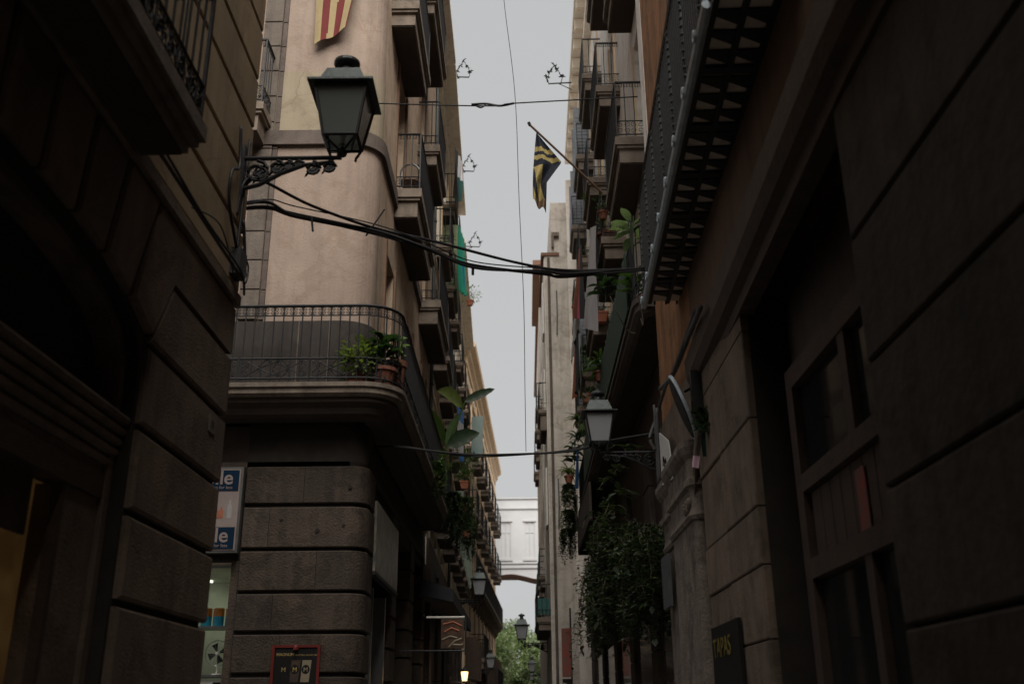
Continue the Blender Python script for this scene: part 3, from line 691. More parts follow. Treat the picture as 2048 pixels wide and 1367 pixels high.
# ================================================================== SIGN ON THE ALLEY SHOP
sg = thing('shop_sign', (-4.1, 12.98, 3.5), 'blue and pale pink backlit phone shop sign half hidden behind dark stone corner', 'sign')
mb = MB(); mb.box(-4.75, -3.62, 12.9, 13.02, 3.56, 4.68); build('frame', mb, M['steel'], sg)
mb = MB(); mb.box(-4.72, -3.65, 12.892, 12.9, 3.59, 4.65); build('pale_panel', mb, M['signwhite'], sg)
for z0, z1 in ((4.36, 4.635), (3.605, 3.885)):
    mb = MB(); mb.box(-4.71, -3.67, 12.886, 12.892, z0, z1); build('blue_panel', mb, M['signblue'], sg)
    text_mesh('mobile', .26, (-3.745, 12.884, z0 + .09), (1, 0, 0), (0, 0, 1), M['signwhite'], sg, align='RIGHT', bold=.004)
    text_mesh('more for less', .06, (-3.745, 12.884, z0 + .025), (1, 0, 0), (0, 0, 1), M['signwhite'], sg, align='RIGHT')
for i, (x, h, m) in enumerate(((-3.76, .24, 'panel'), (-3.87, .15, 'terra'), (-3.93, .14, 'terra'), (-4.0, .23, 'black'), (-4.08, .16, 'black'), (-4.16, .24, 'wood'), (-4.28, .2, 'terra'))):
    mb = MB(); mb.add([(x - .03, 12.889, 4.0), (x + .03, 12.889, 4.0), (x + .03, 12.889, 4.0 + h * .65), (x + .012, 12.889, 4.0 + h * .8), (x + .012, 12.889, 4.0 + h), (x - .012, 12.889, 4.0 + h), (x - .012, 12.889, 4.0 + h * .8), (x - .03, 12.889, 4.0 + h * .65)], [tuple(range(8))]); build('bottle_print', mb, M[m], sg)

# ice cream poster
ps = thing('ice_cream_poster', (-2.78, 12.98, 1.3), 'black ice cream poster in a red frame on the banded stone corner', 'poster')
mb = MB(); mb.box(-3.09, -3.055, 12.96, 12.995, 1.3, 2.42); mb.box(-2.52, -2.485, 12.96, 12.995, 1.3, 2.42); mb.box(-3.055, -2.52, 12.96, 12.995, 2.39, 2.42); mb.box(-3.055, -2.52, 12.96, 12.995, 1.3, 1.33); build('frame', mb, M['red'], ps)
mb = MB(); mb.box(-3.055, -2.52, 12.972, 12.992, 1.33, 2.39); build('print', mb, M['black'], ps)
mb = MB(); mb.lathe([(.035, 0), (.035, .03), (.022, .06)], (-2.787, 12.95, 2.36), 10); build('clip', mb, M['red'], ps)
text_mesh('MAGNUM', .05, (-3.03, 12.969, 2.29), (1, 0, 0), (0, 0, 1), M['gold'], ps, bold=.001); text_mesh('TEMPTING NOVELTIES', .028, (-2.80, 12.969, 2.29), (1, 0, 0), (0, 0, 1), M['gold'], ps)
for x, m1, m2 in ((-2.93, 'black', 'gold'), (-2.79, 'wood', 'gold'), (-2.655, 'creamprint', 'creamprint')):
    mb = MB(); mb.add([(x - .06, 12.9705, 1.98), (x + .045, 12.9705, 1.98), (x + .07, 12.9705, 2.24), (x - .045, 12.9705, 2.24)], [(0, 1, 2, 3)]); build('wrapper_print', mb, M[m1], ps)
    mb = MB(); mb.add([(x + .05 * math.cos(a * PI / 8), 12.9695, 2.13 + .055 * math.sin(a * PI / 8)) for a in range(16)], [tuple(range(16))]); build('roundel', mb, M['black'], ps)
    text_mesh('M', .075, (x, 12.968, 2.103), (1, 0, 0), (0, 0, 1), M[m2], ps, align='CENTER', bold=.001)
text_mesh('NEW', .07, (-2.62, 12.968, 1.9), (1, 0, 0), (0, 0, 1), M['gold'], ps, align='CENTER')

for k, (x, z) in enumerate(((-2.62, 3.85), (-2.28, 3.92), (-2.22, 4.42), (-3.1, 4.0))):
    mb = MB(); mb.tube([(x, 12.999, z), (x, 12.985, z)], .02 if k % 2 else .028, 8); build('bolt_hole_plug', mb, M['joint'], B2)
# side sign above shop door
ss = thing('picture_fascia_sign', (-1.95, 15, 3.4), 'faded grey picture panel above the side shop door round the corner', 'sign')
mb = MB(); mb.box(-2.02, -1.95, 13.72, 16.3, 3.42, 4.38); build('panel', mb, M['poster'], ss)
mb = MB(); mb.box(-2.03, -1.94, 13.7, 16.32, 3.37, 3.42); build('bottom_rail', mb, M['iron'], ss)

# ================================================================== LEFT TERRACE (L3) 22.4 - 41.5
def eaves(fr, bld, a0, a1, z, m, over=.4, fm=None):
    mb = MB(); fr.box(mb, a0, a1, -.2, .12, z - .5, z - .28); fr.box(mb, a0, a1, -.2, .22, z - .28, z - .16); fr.box(mb, a0, a1, -.2, over, z - .16, z); return build('cornice', mb, m, bld)
L3 = thing('terraced_house', (-2.1, 22.4, 0), 'cream terraced house with washing and small balconies, beyond round cornered building on left', 'building')
f3 = Fr((-2.06, 22.42), (-.019, 1), (1, .019))
ops = []
cols = [1.2, 3.9, 6.6]
lev = [(6.2, 8.5), (9.9, 12.1), (13.0, 15.1), (15.6, 17.3)]
for c in cols:
    for z0, z1 in lev: ops.append((c, c + 1.0, z0, z1))
mb = MB(); f3.wall(mb, 0, 8.6, 0, 18.0, ops, .3, 5); build('wall', mb, M['cream'], L3)
for i, o in enumerate(ops):
    window(f3, L3, *o, M['white'], M['pane'] if i % 3 else M['panel'], .2, shut=(M['shutg'] if i in (6, 9) else M['shutt'] if i == 3 else None), shut_open=(i % 2 == 0))
for j, (z0, z1) in enumerate(lev):
    for c in cols:
        if j < 3 or c > 3: balcony(f3, L3, c - .4, c + 1.4, z0, .42, det=1 if c < 3 else 0, slab_t=.12, mould=.22, sm=M['slab'] if j else M['quoin'])
    mb = MB(); f3.box(mb, 0, 8.6, 0, .05, z1 + .35, z1 + .45); build('string_course', mb, M['creamd'], L3)
for c in (0.1, 2.75, 5.5, 8.3):
    mb = MB(); f3.box(mb, c, c + .22, .0, .05, 5.5, 17.5); build('pilaster', mb, M['creamd'], L3)
eaves(f3, L3, 0, 8.6, 18.05, M['cream'], .5)
f4 = Fr((-2.20, 31.05), (-.017, 1), (1, .017))
L4 = thing('terraced_house', (-2.2, 31, 0), 'cream terraced house further left whose eaves step down towards the far end', 'building')
ops = [(c, c + 1.0, z0, z1) for c in (1.0, 3.8, 6.6, 8.9) for z0, z1 in ((6.3, 8.4), (9.6, 11.7), (12.7, 14.6))]
mb = MB(); f4.wall(mb, 0, 10.6, 0, 16.9, ops, .3, 5); build('wall', mb, M['cream'], L4)
for i, o in enumerate(ops):
    window(f4, L4, *o, M['white'], M['pane'], .2, shut=M['shutt'] if i % 3 == 0 else None)
    balcony(f4, L4, o[0] - .4, o[1] + .4, o[2], .4, det=0, slab_t=.12, mould=.2)
for z in (8.9, 12.1, 15.2):
    mb = MB(); f4.box(mb, 0, 10.6, 0, .05, z, z + .12); build('string_course', mb, M['creamd'], L4)
eaves(f4, L4, 0, 10.6, 17.0, M['cream'], .48)

def shopfronts(fr, bld, a0, a1, z1, pm='stone_b', step=3.0):
    mb = MB(); fr.box(mb, a0, a1, .004, .06, z1 - .5, z1); build('fascia', mb, M['wood'], bld)
    mb = MB(); fr.box(mb, a0, a1, .002, .05, 0, z1 - .5); build('shopfront', mb, M['wood'], bld)
    a = a0 + .02
    while a < a1 - .5:
        for k in range(int((z1 - .5) / .6)):
            mb = MB(); fr.stone(mb, [(a, .6 * k + .006), (a + .5, .6 * k + .006), (a + .5, .6 * k + .594), (a, .6 * k + .594)], .05, .12, .01); build('stone', mb, M[pm], bld)
        mb = MB(); fr.box(mb, a + .8, min(a + step - .4, a1), .05, .07, .9, z1 - 1.0); build('shop_pane', mb, M['black'], bld)
        a += step
shopfronts(f3, L3, 0, 8.58, 5.3); shopfronts(f4, L4, 0, 10.5, 5.0)

# ================================================================== FAR LEFT BUILDING (FL) 41.6 - 68
FL = thing('balconied_apartment_house', (-2.25, 41.7, 0), 'long amber and cream apartment house with rows of balconies at the far left end', 'building')
ff = Fr((-2.28, 41.75), (.028, 1), (1, -.028))
ops = []
cs = [1.4 + 3.05 * k for k in range(8)]
for c in cs:
    for z0, z1 in ((2.9, 4.6), (6.9, 9.0), (9.7, 11.8), (12.7, 14.7)): ops.append((c, c + 1.05, z0, z1))
mb = MB(); ff.wall(mb, 0, 25.6, 0, 16.4, ops, .3, 6); build('wall', mb, M['cream'], FL)
for i, o in enumerate(ops): window(ff, FL, *o, M['woodl'], M['pane'], .18, mull=False, shut=M['wood'] if i % 2 == 0 else None, shut_open=(i % 4 == 0))
for z0 in (9.7, 12.7):
    for c in cs: balcony(ff, FL, c - .35, c + 1.4, z0, .5, det=0, slab_t=.14, mould=.2, sm=M['quoin'], spacing=.15)
lb = balcony(ff, FL, .3, 25.2, 6.9, .55, det=0, slab_t=.16, mould=.1, sm=M['quoin'], spacing=.16)
lb.name = 'long_balcony'
for c in cs:
    for q in (-.25, 1.15):
        mb = MB()
        P = [((c + q), .45)]
        vs = [ff.p(c + q, 0, 6.64), ff.p(c + q, .48, 6.64), ff.p(c + q, .44, 6.45), ff.p(c + q, .26, 6.38), ff.p(c + q, .2, 6.15), ff.p(c + q, .0, 6.0)]
        vs2 = [ff.p(c + q + .2, 0, 6.64), ff.p(c + q + .2, .48, 6.64), ff.p(c + q + .2, .44, 6.45), ff.p(c + q + .2, .26, 6.38), ff.p(c + q + .2, .2, 6.15), ff.p(c + q + .2, .0, 6.0)]
        mb.add(vs + vs2, [tuple(range(6)), tuple(range(6, 12))[::-1]] + [(i, (i + 1) % 6, 6 + (i + 1) % 6, 6 + i) for i in range(6)]); build('corbel', mb, M['slab'], FL)
for c in [0.1] + [x + 1.8 for x in cs]:
    mb = MB(); ff.box(mb, c, c + .3, .0, .07, .2, 16.0); build('pilaster', mb, M['creamd'], FL)
mb = MB(); prof = [(-.2, 16.2), (.06, 16.2), (.08, 16.45), (.2, 16.6), (.22, 16.8), (.42, 16.95), (.45, 17.15), (-.2, 17.15)]
n_ = (1, -.028)
sweep(mb, [((-2.9, 41.72), (0, -1)), ((-2.3, 41.72), (.3, -.95)), ((-2.27, 41.8), (1, -.1)), ((-1.57, 67.3), n_)], prof); build('cornice', mb, M['creamd'], FL)
mb = MB(); sweep(mb, [((-2.28, 41.75), n_), ((-1.57, 67.2), n_)], [(0, 15.3), (.08, 15.3), (.1, 15.5), (0, 15.5)]); build('string_course', mb, M['creamd'], FL)
shopfronts(ff, FL, .2, 25.4, 2.8, 'slab', 3.05)
# low polygonal balcony near street level
balcony(ff, FL, 4.5, 8.0, 3.9, .62, det=0, slab_t=.14, mould=.3, name='low_balcony')
balcony(ff, FL, 14.5, 21.0, 2.85, .75, det=0, slab_t=.14, mould=.3, name='low_balcony')

# unseen houses added behind the viewpoint to keep low skylight off the near street
for nm, x0, x1, h, lb in (('rear_sky_blocker', -9, -2.2, 13, 'plain brown house added out of view behind the viewpoint on the left, blocking low sky'), ('rear_sky_blocker', 1.6, 8, 15, 'plain brown house added out of view behind the viewpoint on the right, blocking low sky')):
    t = thing(nm, (x0 if x0 > 0 else x1, -9.1, 0), lb, 'building')
    mb = MB(); mb.box(x0, x1, -42, -9.1, 0, h); build('wall', mb, M['plaster'], t); mb = MB(); mb.box(x0 - .2, x1 + .2, -42, -9.1, h, h + .25); build('eaves', mb, M['roof'], t)

t = thing('sun_blocker_house', (0, -16, 0), 'tall brown block added out of view behind the viewpoint, keeping sun off the near street', 'building')  # unseen block added to stop sun and bounce in the near street
mb = MB(); mb.box(-9, 8, -26, -16, 0, 22); build('wall', mb, M['plaster'], t); mb = MB(); mb.box(-9, 8, -26, -15.7, 22, 22.3); build('eaves', mb, M['roof'], t)
# drainpipes and wall clutter on the left row
for (x, y, z0, z1, lb) in ((-2.02, 22.3, 5.7, 17.4, 'dark rainwater pipe at the joint between the round cornered and cream houses'), (-2.13, 30.95, 5.2, 16.8, 'grey rainwater pipe between the two cream terraced houses')):
    t = thing('rainwater_pipe', (x, y, z0), lb, 'pipe'); mb = MB(); mb.tube([(x, y, z0), (x, y, z1)], .05, 8); build('pipe', mb, M['zinc'], t)
    for k in range(5):
        mb = MB(); z = z0 + 1 + k * (z1 - z0 - 1) / 5; mb.lathe([(.065, 0), (.065, .05)], (x, y, z), 8); build('clamp', mb, M['iron'], t)

# ================================================================== BRIDGE + beyond
BR = thing('bridge_building', (0, 69, 0), 'pale washed out bridge building spanning the far end of the street', 'building')
mb = MB(); n = 16
xa, xb = -1.62, 1.75
def zb_(x): t = (x - xa) / (xb - xa); return 10.32 + .12 * math.sin(PI * min(1, t * 1.3)) - .45 * max(0, t - .35)
for i in range(n):
    x0 = xa + (xb - xa) * i / n; x1 = xa + (xb - xa) * (i + 1) / n
    mb.hexa([(x0, 69, zb_(x0)), (x1, 69, zb_(x1)), (x1, 71.6, zb_(x1)), (x0, 71.6, zb_(x0)), (x0, 69, zb_(x0) + .06), (x1, 69, zb_(x1) + .06), (x1, 71.6, zb_(x1) + .06), (x0, 71.6, zb_(x0) + .06)])
build('arch_soffit', mb, M['roof'], BR)
mb = MB()
fbq = Fr((0, 69.02), (1, 0), (0, -1)); ow = [(-1.2, -.5, 11.5, 14.0), (.45, 1.15, 11.5, 14.0)]
zz = 10.5
fbq.wall(mb, xa, xb + .3, zz, 15.7, ow, .25, 3.6); 
for i in range(n):
    x0 = xa + (xb - xa) * i / n; x1 = xa + (xb - xa) * (i + 1) / n
    mb.add([(x0, 68.99, zb_(x0) + .03), (x1, 68.99, zb_(x1) + .03), (x1, 68.99, zz + .01), (x0, 68.99, zz + .01)], [(0, 1, 2, 3)])
build('wall', mb, M['bridgew'], BR)
for o in ow:
    window(fbq, BR, *o, M['bridget'], M['bridgew'], .07)
    mb = MB(); fbq.box(mb, o[0] - .12, o[1] + .12, .0, .1, o[2] - .15, o[2] - .02); build('window_sill', mb, M['bridget'], BR); mb = MB(); fbq.box(mb, o[0] - .1, o[1] + .1, 0, .08, o[3] + .02, o[3] + .12); build('window_head', mb, M['bridget'], BR)
for z in (10.85, 11.15, 14.9, 15.6):
    mb = MB(); fbq.box(mb, xa, xb + .3, .0, .09, z, z + .1); build('string_course', mb, M['bridget'], BR)

# ================================================================== TREES
def tree(x, y, h, r, label, n, seed):
    rnd = random.Random(seed)
    t = thing('plane_tree', (x, y, 0), label, 'tree', 'trees in the square beyond the street')
    mb = MB(); mb.tube([(x, y, 0), (x + .1, y, h * .25), (x - .1, y, h * .45)], .32, 9, r2=.2)
    for k in range(7):
        a = k * .9; mb.tube([(x, y, h * (.25 + .03 * k)), (x + math.cos(a) * r * .4, y + math.sin(a) * r * .4, h * .55), (x + math.cos(a) * r * .7, y + math.sin(a) * r * .7, h * .8)], .13, 6, r2=.03)
    build('trunk', mb, M['bark'], t)
    cl = []
    for k in range(46):
        a = rnd.uniform(0, 2 * PI); q = rnd.random() ** .5; zz = rnd.uniform(.30, 1.0)
        rr = r * q * math.sqrt(max(0.05, 1 - (abs(zz - .58) / .46) ** 2.2)); cl.append((x + rr * math.cos(a), y + rr * math.sin(a), h * zz, rnd.uniform(.5, 1.1)))
    mb = MB()
    for k in range(n):
        c = rnd.choice(cl); v = Vector((rnd.gauss(0, 1), rnd.gauss(0, 1), rnd.gauss(0, .8))).normalized() * c[3] * rnd.uniform(.55, 1.1)
        p = Vector(c[:3]) + v; d = Vector((rnd.gauss(0, 1), rnd.gauss(0, 1), rnd.gauss(-.2, .6))).normalized()
        mb.leaf(p, d, rnd.uniform(.2, .36), rnd.uniform(.14, .24), .3, 1 + (k % 2))
    build('crown', mb, M['tree'], t, nrm=False)
tree(-2.4, 84, 7.6, 2.7, 'leafy plane tree at the street end, behind the left houses', 9000, 1)
tree(-.2, 88, 7.6, 2.5, 'leafy plane tree in the middle of the gap under the bridge', 9000, 2)
tree(2.0, 86, 7.2, 2.4, 'leafy plane tree at the street end, behind the right wall lantern', 8000, 3)
tree(-1.0, 95, 9.0, 3.2, 'tallest plane tree rising behind the others under the bridge', 8000, 4)
tree(2.2, 97, 8.4, 2.6, 'plane tree furthest back on the right under the bridge', 6000, 5)

# ================================================================== RIGHT FRONT BUILDING (A)
A = thing('orange_building', (1.77, 11.9, 0), 'orange rendered building nearest on the right, with slab stone shopfront and hanging iron balcony', 'building')
fa = RT(1.6); fu = Fr((1.60, 0), (.0175, 1), (-1, .0175)); fp = RT(1.72)
mb = MB(); RT(1.64).box(mb, -9, 4.28, -5, 0, 0, 4.7); build('slab_backing', mb, M['joint'], A)
za = [0, .72, 1.32, 1.92, 2.50, 3.08, 3.70, 4.42]
ys = [4.3, 2.2, .3, -1.8, -4.0, -6.5, -9]
for i in range(len(za) - 1):
    for j in range(len(ys) - 1):
        mb = MB(); sh_ = 0 if j == 0 and i % 2 == 0 else 0
        fa.stone(mb, [(ys[j + 1] + .006, za[i] + .008), (ys[j] - (.0 if j == 0 else .006), za[i] + .008), (ys[j] - (.0 if j == 0 else .006), za[i + 1] - .008), (ys[j + 1] + .006, za[i + 1] - .008)], -.05, 0, .012)
        build('stone', mb, M['slabdark'], A)
# return of slabs into door recess
fr_ = Fr((1.6, 4.3), (1, 0), (0, 1))
for i in range(len(za) - 1):
    mb = MB(); fr_.stone(mb, [(.01, za[i] + .008), (.6, za[i] + .008), (.6, za[i + 1] - .008), (.01, za[i + 1] - .008)], -.02, .0, .008); build('stone', mb, M['slabdark'], A)
mb = MB(); RT(2.05).box(mb, 4.3, 7.1, -3, 0, 0, 4.7); build('recess_wall', mb, M['wood'], A)
# doorway: frame, transom lights, leaf
fd = RT(2.05)
dd = MB(); fd.box(dd, 4.45, 4.6, .0, .1, 0, 3.9); fd.box(dd, 6.75, 6.9, 0, .1, 0, 3.9); fd.box(dd, 4.6, 6.75, 0, .1, 3.75, 3.9); fd.box(dd, 4.6, 6.75, .0, .1, 3.0, 3.12); fd.box(dd, 5.6, 5.72, .0, .09, 3.12, 3.75); fd.box(dd, 4.6, 6.75, .0, .1, 2.42, 2.55); fd.box(dd, 5.6, 5.72, .0, .09, 0, 2.42)
dr = build('shop_doorway', dd, M['wood'], A)
for a0, a1, z0, z1 in ((4.6, 5.6, 3.12, 3.75), (5.72, 6.75, 3.12, 3.75)):
    mb = MB(); fd.box(mb, a0, a1, .02, .04, z0, z1); build('transom_pane', mb, M['pane'], dr)
for a0, a1 in ((4.6, 5.6), (5.72, 6.75)):
    mb = MB(); fd.box(mb, a0, a1, .02, .04, .9, 2.42); build('door_pane', mb, M['pane'], dr)
    mb = MB(); fd.box(mb, a0, a1, .02, .07, 0, .9); build('door_panel', mb, M['wood'], dr)
for k in range(10):
    mb = MB(); fd.box(mb, 4.62 + k * .212, 4.82 + k * .212, .02, .05, 2.56, 2.99); build('plank', mb, M['wood'], dr)
mb = MB(); fd.box(mb, 5.62, 5.78, .06, .066, 2.56, 2.92); tag(build('red_sticker', mb, M['posterr'], origin=(2, 5.7, 2.56)), 'narrow red and yellow printed sticker above the dark shop door', 'sticker')
# pier beside the door
mb = MB(); RT(1.76).box(mb, 7.05, 11.6, -4, 0, 0, 4.75); build('pier_backing', mb, M['joint'], A)
zp = [0, .8, 1.5, 2.06, 2.56, 2.97, 3.62, 4.3]
for i in range(len(zp) - 1):
    sp = 8.05 + (.12 if i % 2 else -.1)
    for a0, a1 in ((7.05, sp), (sp, 9.15)):
        mb = MB(); RT(1.70).stone(mb, [(a0 + .005, zp[i] + .006), (a1 - .005, zp[i] + .006), (a1 - .005, zp[i + 1] - .006), (a0 + .005, zp[i + 1] - .006)], -.06, 0.0 if a0 < 8 else -.012, .01); build('stone', mb, M['plaster'], A)
mb = MB(); RT(1.70).box(mb, 7.04, 9.2, -.06, 0.0, 4.3, 4.75); build('plaster_patch', mb, M['plaster'], A)
# pilaster with capital
def rpath(y0, y1, x, r=.07, n=5):
    P = [((x + .2, y0), (0, -1)), ((x + r, y0), (0, -1))]
    for i in range(1, n): a = PI / 2 * i / n; P.append(((x + r - r * math.sin(a), y0 + r - r * math.cos(a)), (-math.sin(a), -math.cos(a))))
    P += [((x, y0 + r), (-1, 0)), ((x, y1 - r), (-1, 0))]
    for i in range(1, n): a = PI / 2 * i / n; P.append(((x + r - r * math.cos(a), y1 - r + r * math.sin(a)), (-math.cos(a), math.sin(a))))
    P += [((x + r, y1), (0, 1)), ((x + .2, y1), (0, 1))]
    return P
mb = MB(); sweep(mb, rpath(9.25, 10.7, 1.64, .10), [(0, 0), (0, 3.28), (-.15, 3.28), (-.15, 0)]); build('pilaster', mb, M['pillar'], A, smooth=False)
mb = MB(); sweep(mb, rpath(10.75, 11.6, 1.70, .06), [(0, 0), (0, 3.28), (-.1, 3.28), (-.1, 0)]); build('pilaster', mb, M['pillar'], A)
for y0, y1, x in ((9.25, 10.7, 1.64), (10.75, 11.6, 1.69)):
    mb = MB(); sweep(mb, rpath(y0, y1, x, .1), [(-.1, 3.28), (.02, 3.28), (.04, 3.32), (.02, 3.36), (.01, 3.40), (.01, 3.58), (.05, 3.60), (.05, 3.66), (.02, 3.69), (.02, 3.86), (.06, 3.90), (.09, 3.96), (.09, 4.02), (-.1, 4.04)]); build('capital', mb, M['pillar'], A)
mb = MB(); RT(1.70).box(mb, 9.2, 11.6, -.06, 0, 4.04, 4.75); build('plaster_patch', mb, M['plaster'], A)
mb = MB(); mb.box(1.60, 1.635, 10.85, 11.35, 2.65, 3.2); build('wall_panel', mb, M['shadeg'], A)
# bold cornice over the shopfront
mb = MB(); sweep(mb, [((1.60, -9), (-1, 0)), ((1.60, 4), (-1, 0)), ((1.75, 8.4), (-1, 0)), ((1.78, 9.2), (-1, 0))], [(-.1, 4.42), (.02, 4.42), (.03, 4.5), (.09, 4.53), (.13, 4.62), (.14, 4.80), (.08, 4.86), (-.1, 4.90)]); build('cornice', mb, M['wood'], A)
# upper wall
mb = MB(); fu.wall(mb, 9.4, 11.6, 4.78, 14.6, [], .3, 6); build('orange_wall', mb, M['orange'], A); mb = MB(); fu.wall(mb, -9, 9.4, 4.78, 14.6, [(5.6, 6.8, 5.9, 8.4)], .3, 6); build('upper_wall', mb, M['orange_shaded'], A)  # nearer stretch is the orange wall with its shade painted into the colour
window(fu, A, 5.6, 6.8, 5.9, 8.4, M['wood'], M['pane'])
mb = MB(); fu.box(mb, 11.6, 11.98, -6, .012, 7.3, 14.6); build('pale_corner_strip', mb, M['pale'], A)
mb = MB(); fu.box(mb, 11.6, 11.98, -6, .0, 4.78, 7.3); build('corner_wall', mb, M['orange'], A)
mb = MB(); fu.box(mb, -9, 11.98, -1, .35, 14.6, 14.85); build('eaves', mb, M['slab'], A)
# hanging iron balcony, slightly out of line with the street
u = Vector((.0373, 1)).normalized(); fi = Fr((1.21, 5.1), (u.x, u.y), (-u.y, u.x))
hb = MB(); LB = 4.95
hb.tube([fi.p(0, 0, 5.74), fi.p(LB, 0, 5.74)], .034, 8)
hbo = build('hanging_balcony', hb, M['ironb'], A)
mb = MB(); mb.hexa([fi.p(0, -.06, 5.80), fi.p(LB, -.06, 5.80), fi.p(LB, -.49, 5.80), fi.p(0, -.53, 5.80), fi.p(0, -.06, 5.86), fi.p(LB, -.06, 5.86), fi.p(LB, -.49, 5.86), fi.p(0, -.53, 5.86)]); build('floor_plate', mb, M['glassbrick'], hbo)
for q in (.045, .24, .43):
    mb = MB(); dq = q
    mb.hexa([fi.p(0, -dq, 5.765), fi.p(LB, -dq, 5.765), fi.p(LB, -dq - .04, 5.765), fi.p(0, -dq - .04, 5.765), fi.p(0, -dq, 5.799), fi.p(LB, -dq, 5.799), fi.p(LB, -dq - .04, 5.799), fi.p(0, -dq - .04, 5.799)]); build('beam', mb, M['iron'], hbo)
k = 0; a = .12; grp = 0
while a < LB - .15:
    for q0, q1 in ((.085, .24), (.28, .43)):
        mb = MB(); z0, z1 = 5.782, 5.795
        # wedge shaped plate leaves a triangular gap
        mb.hexa([fi.p(a, -q0, z0), fi.p(a + .06, -q0, z0), fi.p(a + .15, -q1, z0), fi.p(a - .0, -q1, z0), fi.p(a, -q0, z1), fi.p(a + .06, -q0, z1), fi.p(a + .15, -q1, z1), fi.p(a, -q1, z1)]); build('cross_plate', mb, M['iron'], hbo)
    k += 1; a += .21
    if k % 3 == 0:
        mb = MB(); mb.hexa([fi.p(a - .04, -.07, 5.768), fi.p(a + .04, -.07, 5.768), fi.p(a + .04, -.44, 5.768), fi.p(a - .04, -.44, 5.768), fi.p(a - .04, -.07, 5.797), fi.p(a + .04, -.07, 5.797), fi.p(a + .04, -.44, 5.797), fi.p(a - .04, -.44, 5.797)]); build('joist', mb, M['iron'], hbo); a += .09
for k in range(8):
    a = .35 + k * .64; c = Vector(fi.p(a, .03, 5.77)); e = Vector((u.x, u.y, 0)); mb = MB()
    mb.tube(spiral(c, e, U, .055, 1.2, 12, PI), .014, 6); build('hook', mb, M['ironb'], hbo)
ZT = 7.02
mb = MB(); mb.tube([fi.p(0, -.02, ZT), fi.p(LB, -.02, ZT)], .024, 6); mb.tube([fi.p(LB, -.02, ZT), fi.p(LB, -.45, ZT)], .02, 6); mb.tube([fi.p(0, -.02, ZT), fi.p(0, -.5, ZT)], .02, 6); mb.tube([fi.p(0, -.02, 5.9), fi.p(LB, -.02, 5.9)], .014, 6); build('rail', mb, M['iron'], hbo)
bt = MB(); bt.tube([(0, 0, 5.76), (0, 0, ZT)], .011, 6); btm = None
bead = MB(); bead.tube([(0, 0, 5.76), (0, 0, ZT)], .012, 6)
for q in range(16): bead.lathe([(.004, 0), (.024, .014), (.024, .026), (.004, .04)], (0, 0, 5.82 + q * .074), 7)
bdm = None
nb = int(LB / .085)
for i in range(nb + 1):
    a = i * LB / nb; x, y, _ = fi.p(a, -.02, 0)
    if i % 9 == 4:
        if bdm is None: o = build('beaded_baluster', bead, M['zinc'], hbo, smooth=True); bdm = o.data
        else: o = bpy.data.objects.new('beaded_baluster', bdm); link(o, hbo)
    else:
        if btm is None: o = build('baluster', bt, M['iron'], hbo); btm = o.data
        else: o = bpy.data.objects.new('baluster', btm); link(o, hbo)
    o.location = (x, y, 0)
for q in (.12, .24, .36):
    x, y, _ = fi.p(LB, -q, 0); o = bpy.data.objects.new('baluster', btm); link(o, hbo); o.location = (x, y, 0)
ac = thing('air_conditioner', (1.42, 5.0, 5.74), 'blue grey metal unit at the near end of the hanging iron balcony', 'air conditioner')
mb = MB(); mb.box(1.22, 1.68, 4.55, 5.06, 5.75, 6.1); build('casing', mb, M['ironb'], ac); mb = MB()
for k in range(8): mb.box(1.25, 1.65, 4.54, 4.549, 5.78 + k * .036, 5.80 + k * .036)
build('grille', mb, M['iron'], ac)

# ================================================================== RIGHT MIDDLE BUILDING (B)
B = thing('balcony_house', (2.2, 11.95, 0), 'cream house on the right stacked with narrow balconies, plant pots and green reed screen', 'building')
f5 = Fr((2.0, 0), (0.012, 1), (-1, .012))
cb = [(13.9, 15.1), (18.3, 19.4), (22.4, 23.5), (26.2, 27.3), (30.0, 31.0)]
ops = [(a, b, z, z + h) for a, b in cb for z, h in ((6.95, 2.5), (10.45, 2.4), (13.7, 2.3), (16.9, 2.1))]
mb = MB(); f5.wall(mb, 11.95, 33.0, 0, 20.3, ops, .3, 5); build('wall', mb, M['pale'], B)
for i, o in enumerate(ops):
    window(f5, B, *o, M['white'], M['panel'] if i % 3 != 2 else M['pane'], .2, shut=(M['shutb'] if o[0] > 25 and i % 2 else None))
    for a0, a1 in ((o[0] - .14, o[0] - .02), (o[1] + .02, o[1] + .14)):
        mb = MB(); f5.box(mb, a0, a1, 0, .04, o[2], o[3] + .1); build('surround', mb, M['creamd'], B)
def bb(a0, a1, z, det, **k): return balcony(f5, B, a0, a1, z, .5, det=det, slab_t=.15, mould=.3, rail=1.08, **k)
bb(14.3, 16.6, 10.55, 2, lower=.32); bb(12.9, 15.4, 13.85, 1); bb(12.9, 15.2, 17.0, 0)
bb(17.9, 20.3, 10.5, 1); bb(17.6, 19.9, 13.85, 2, lower=.3); bb(17.0, 19.4, 17.0, 0)
bb(22.0, 24.3, 10.45, 1); bb(21.3, 23.3, 13.8, 1, lower=.3); bb(21.6, 23.6, 17.0, 1)
bb(26.0, 27.8, 10.4, 1); bb(25.9, 27.7, 13.8, 0); bb(25.4, 27.4, 16.9, 0, screen=M['shutb'])
bb(29.3, 31.2, 10.4, 0); bb(29.4, 31.2, 13.6, 0); bb(29.5, 31.3, 16.7, 0, screen=M['shutb'])
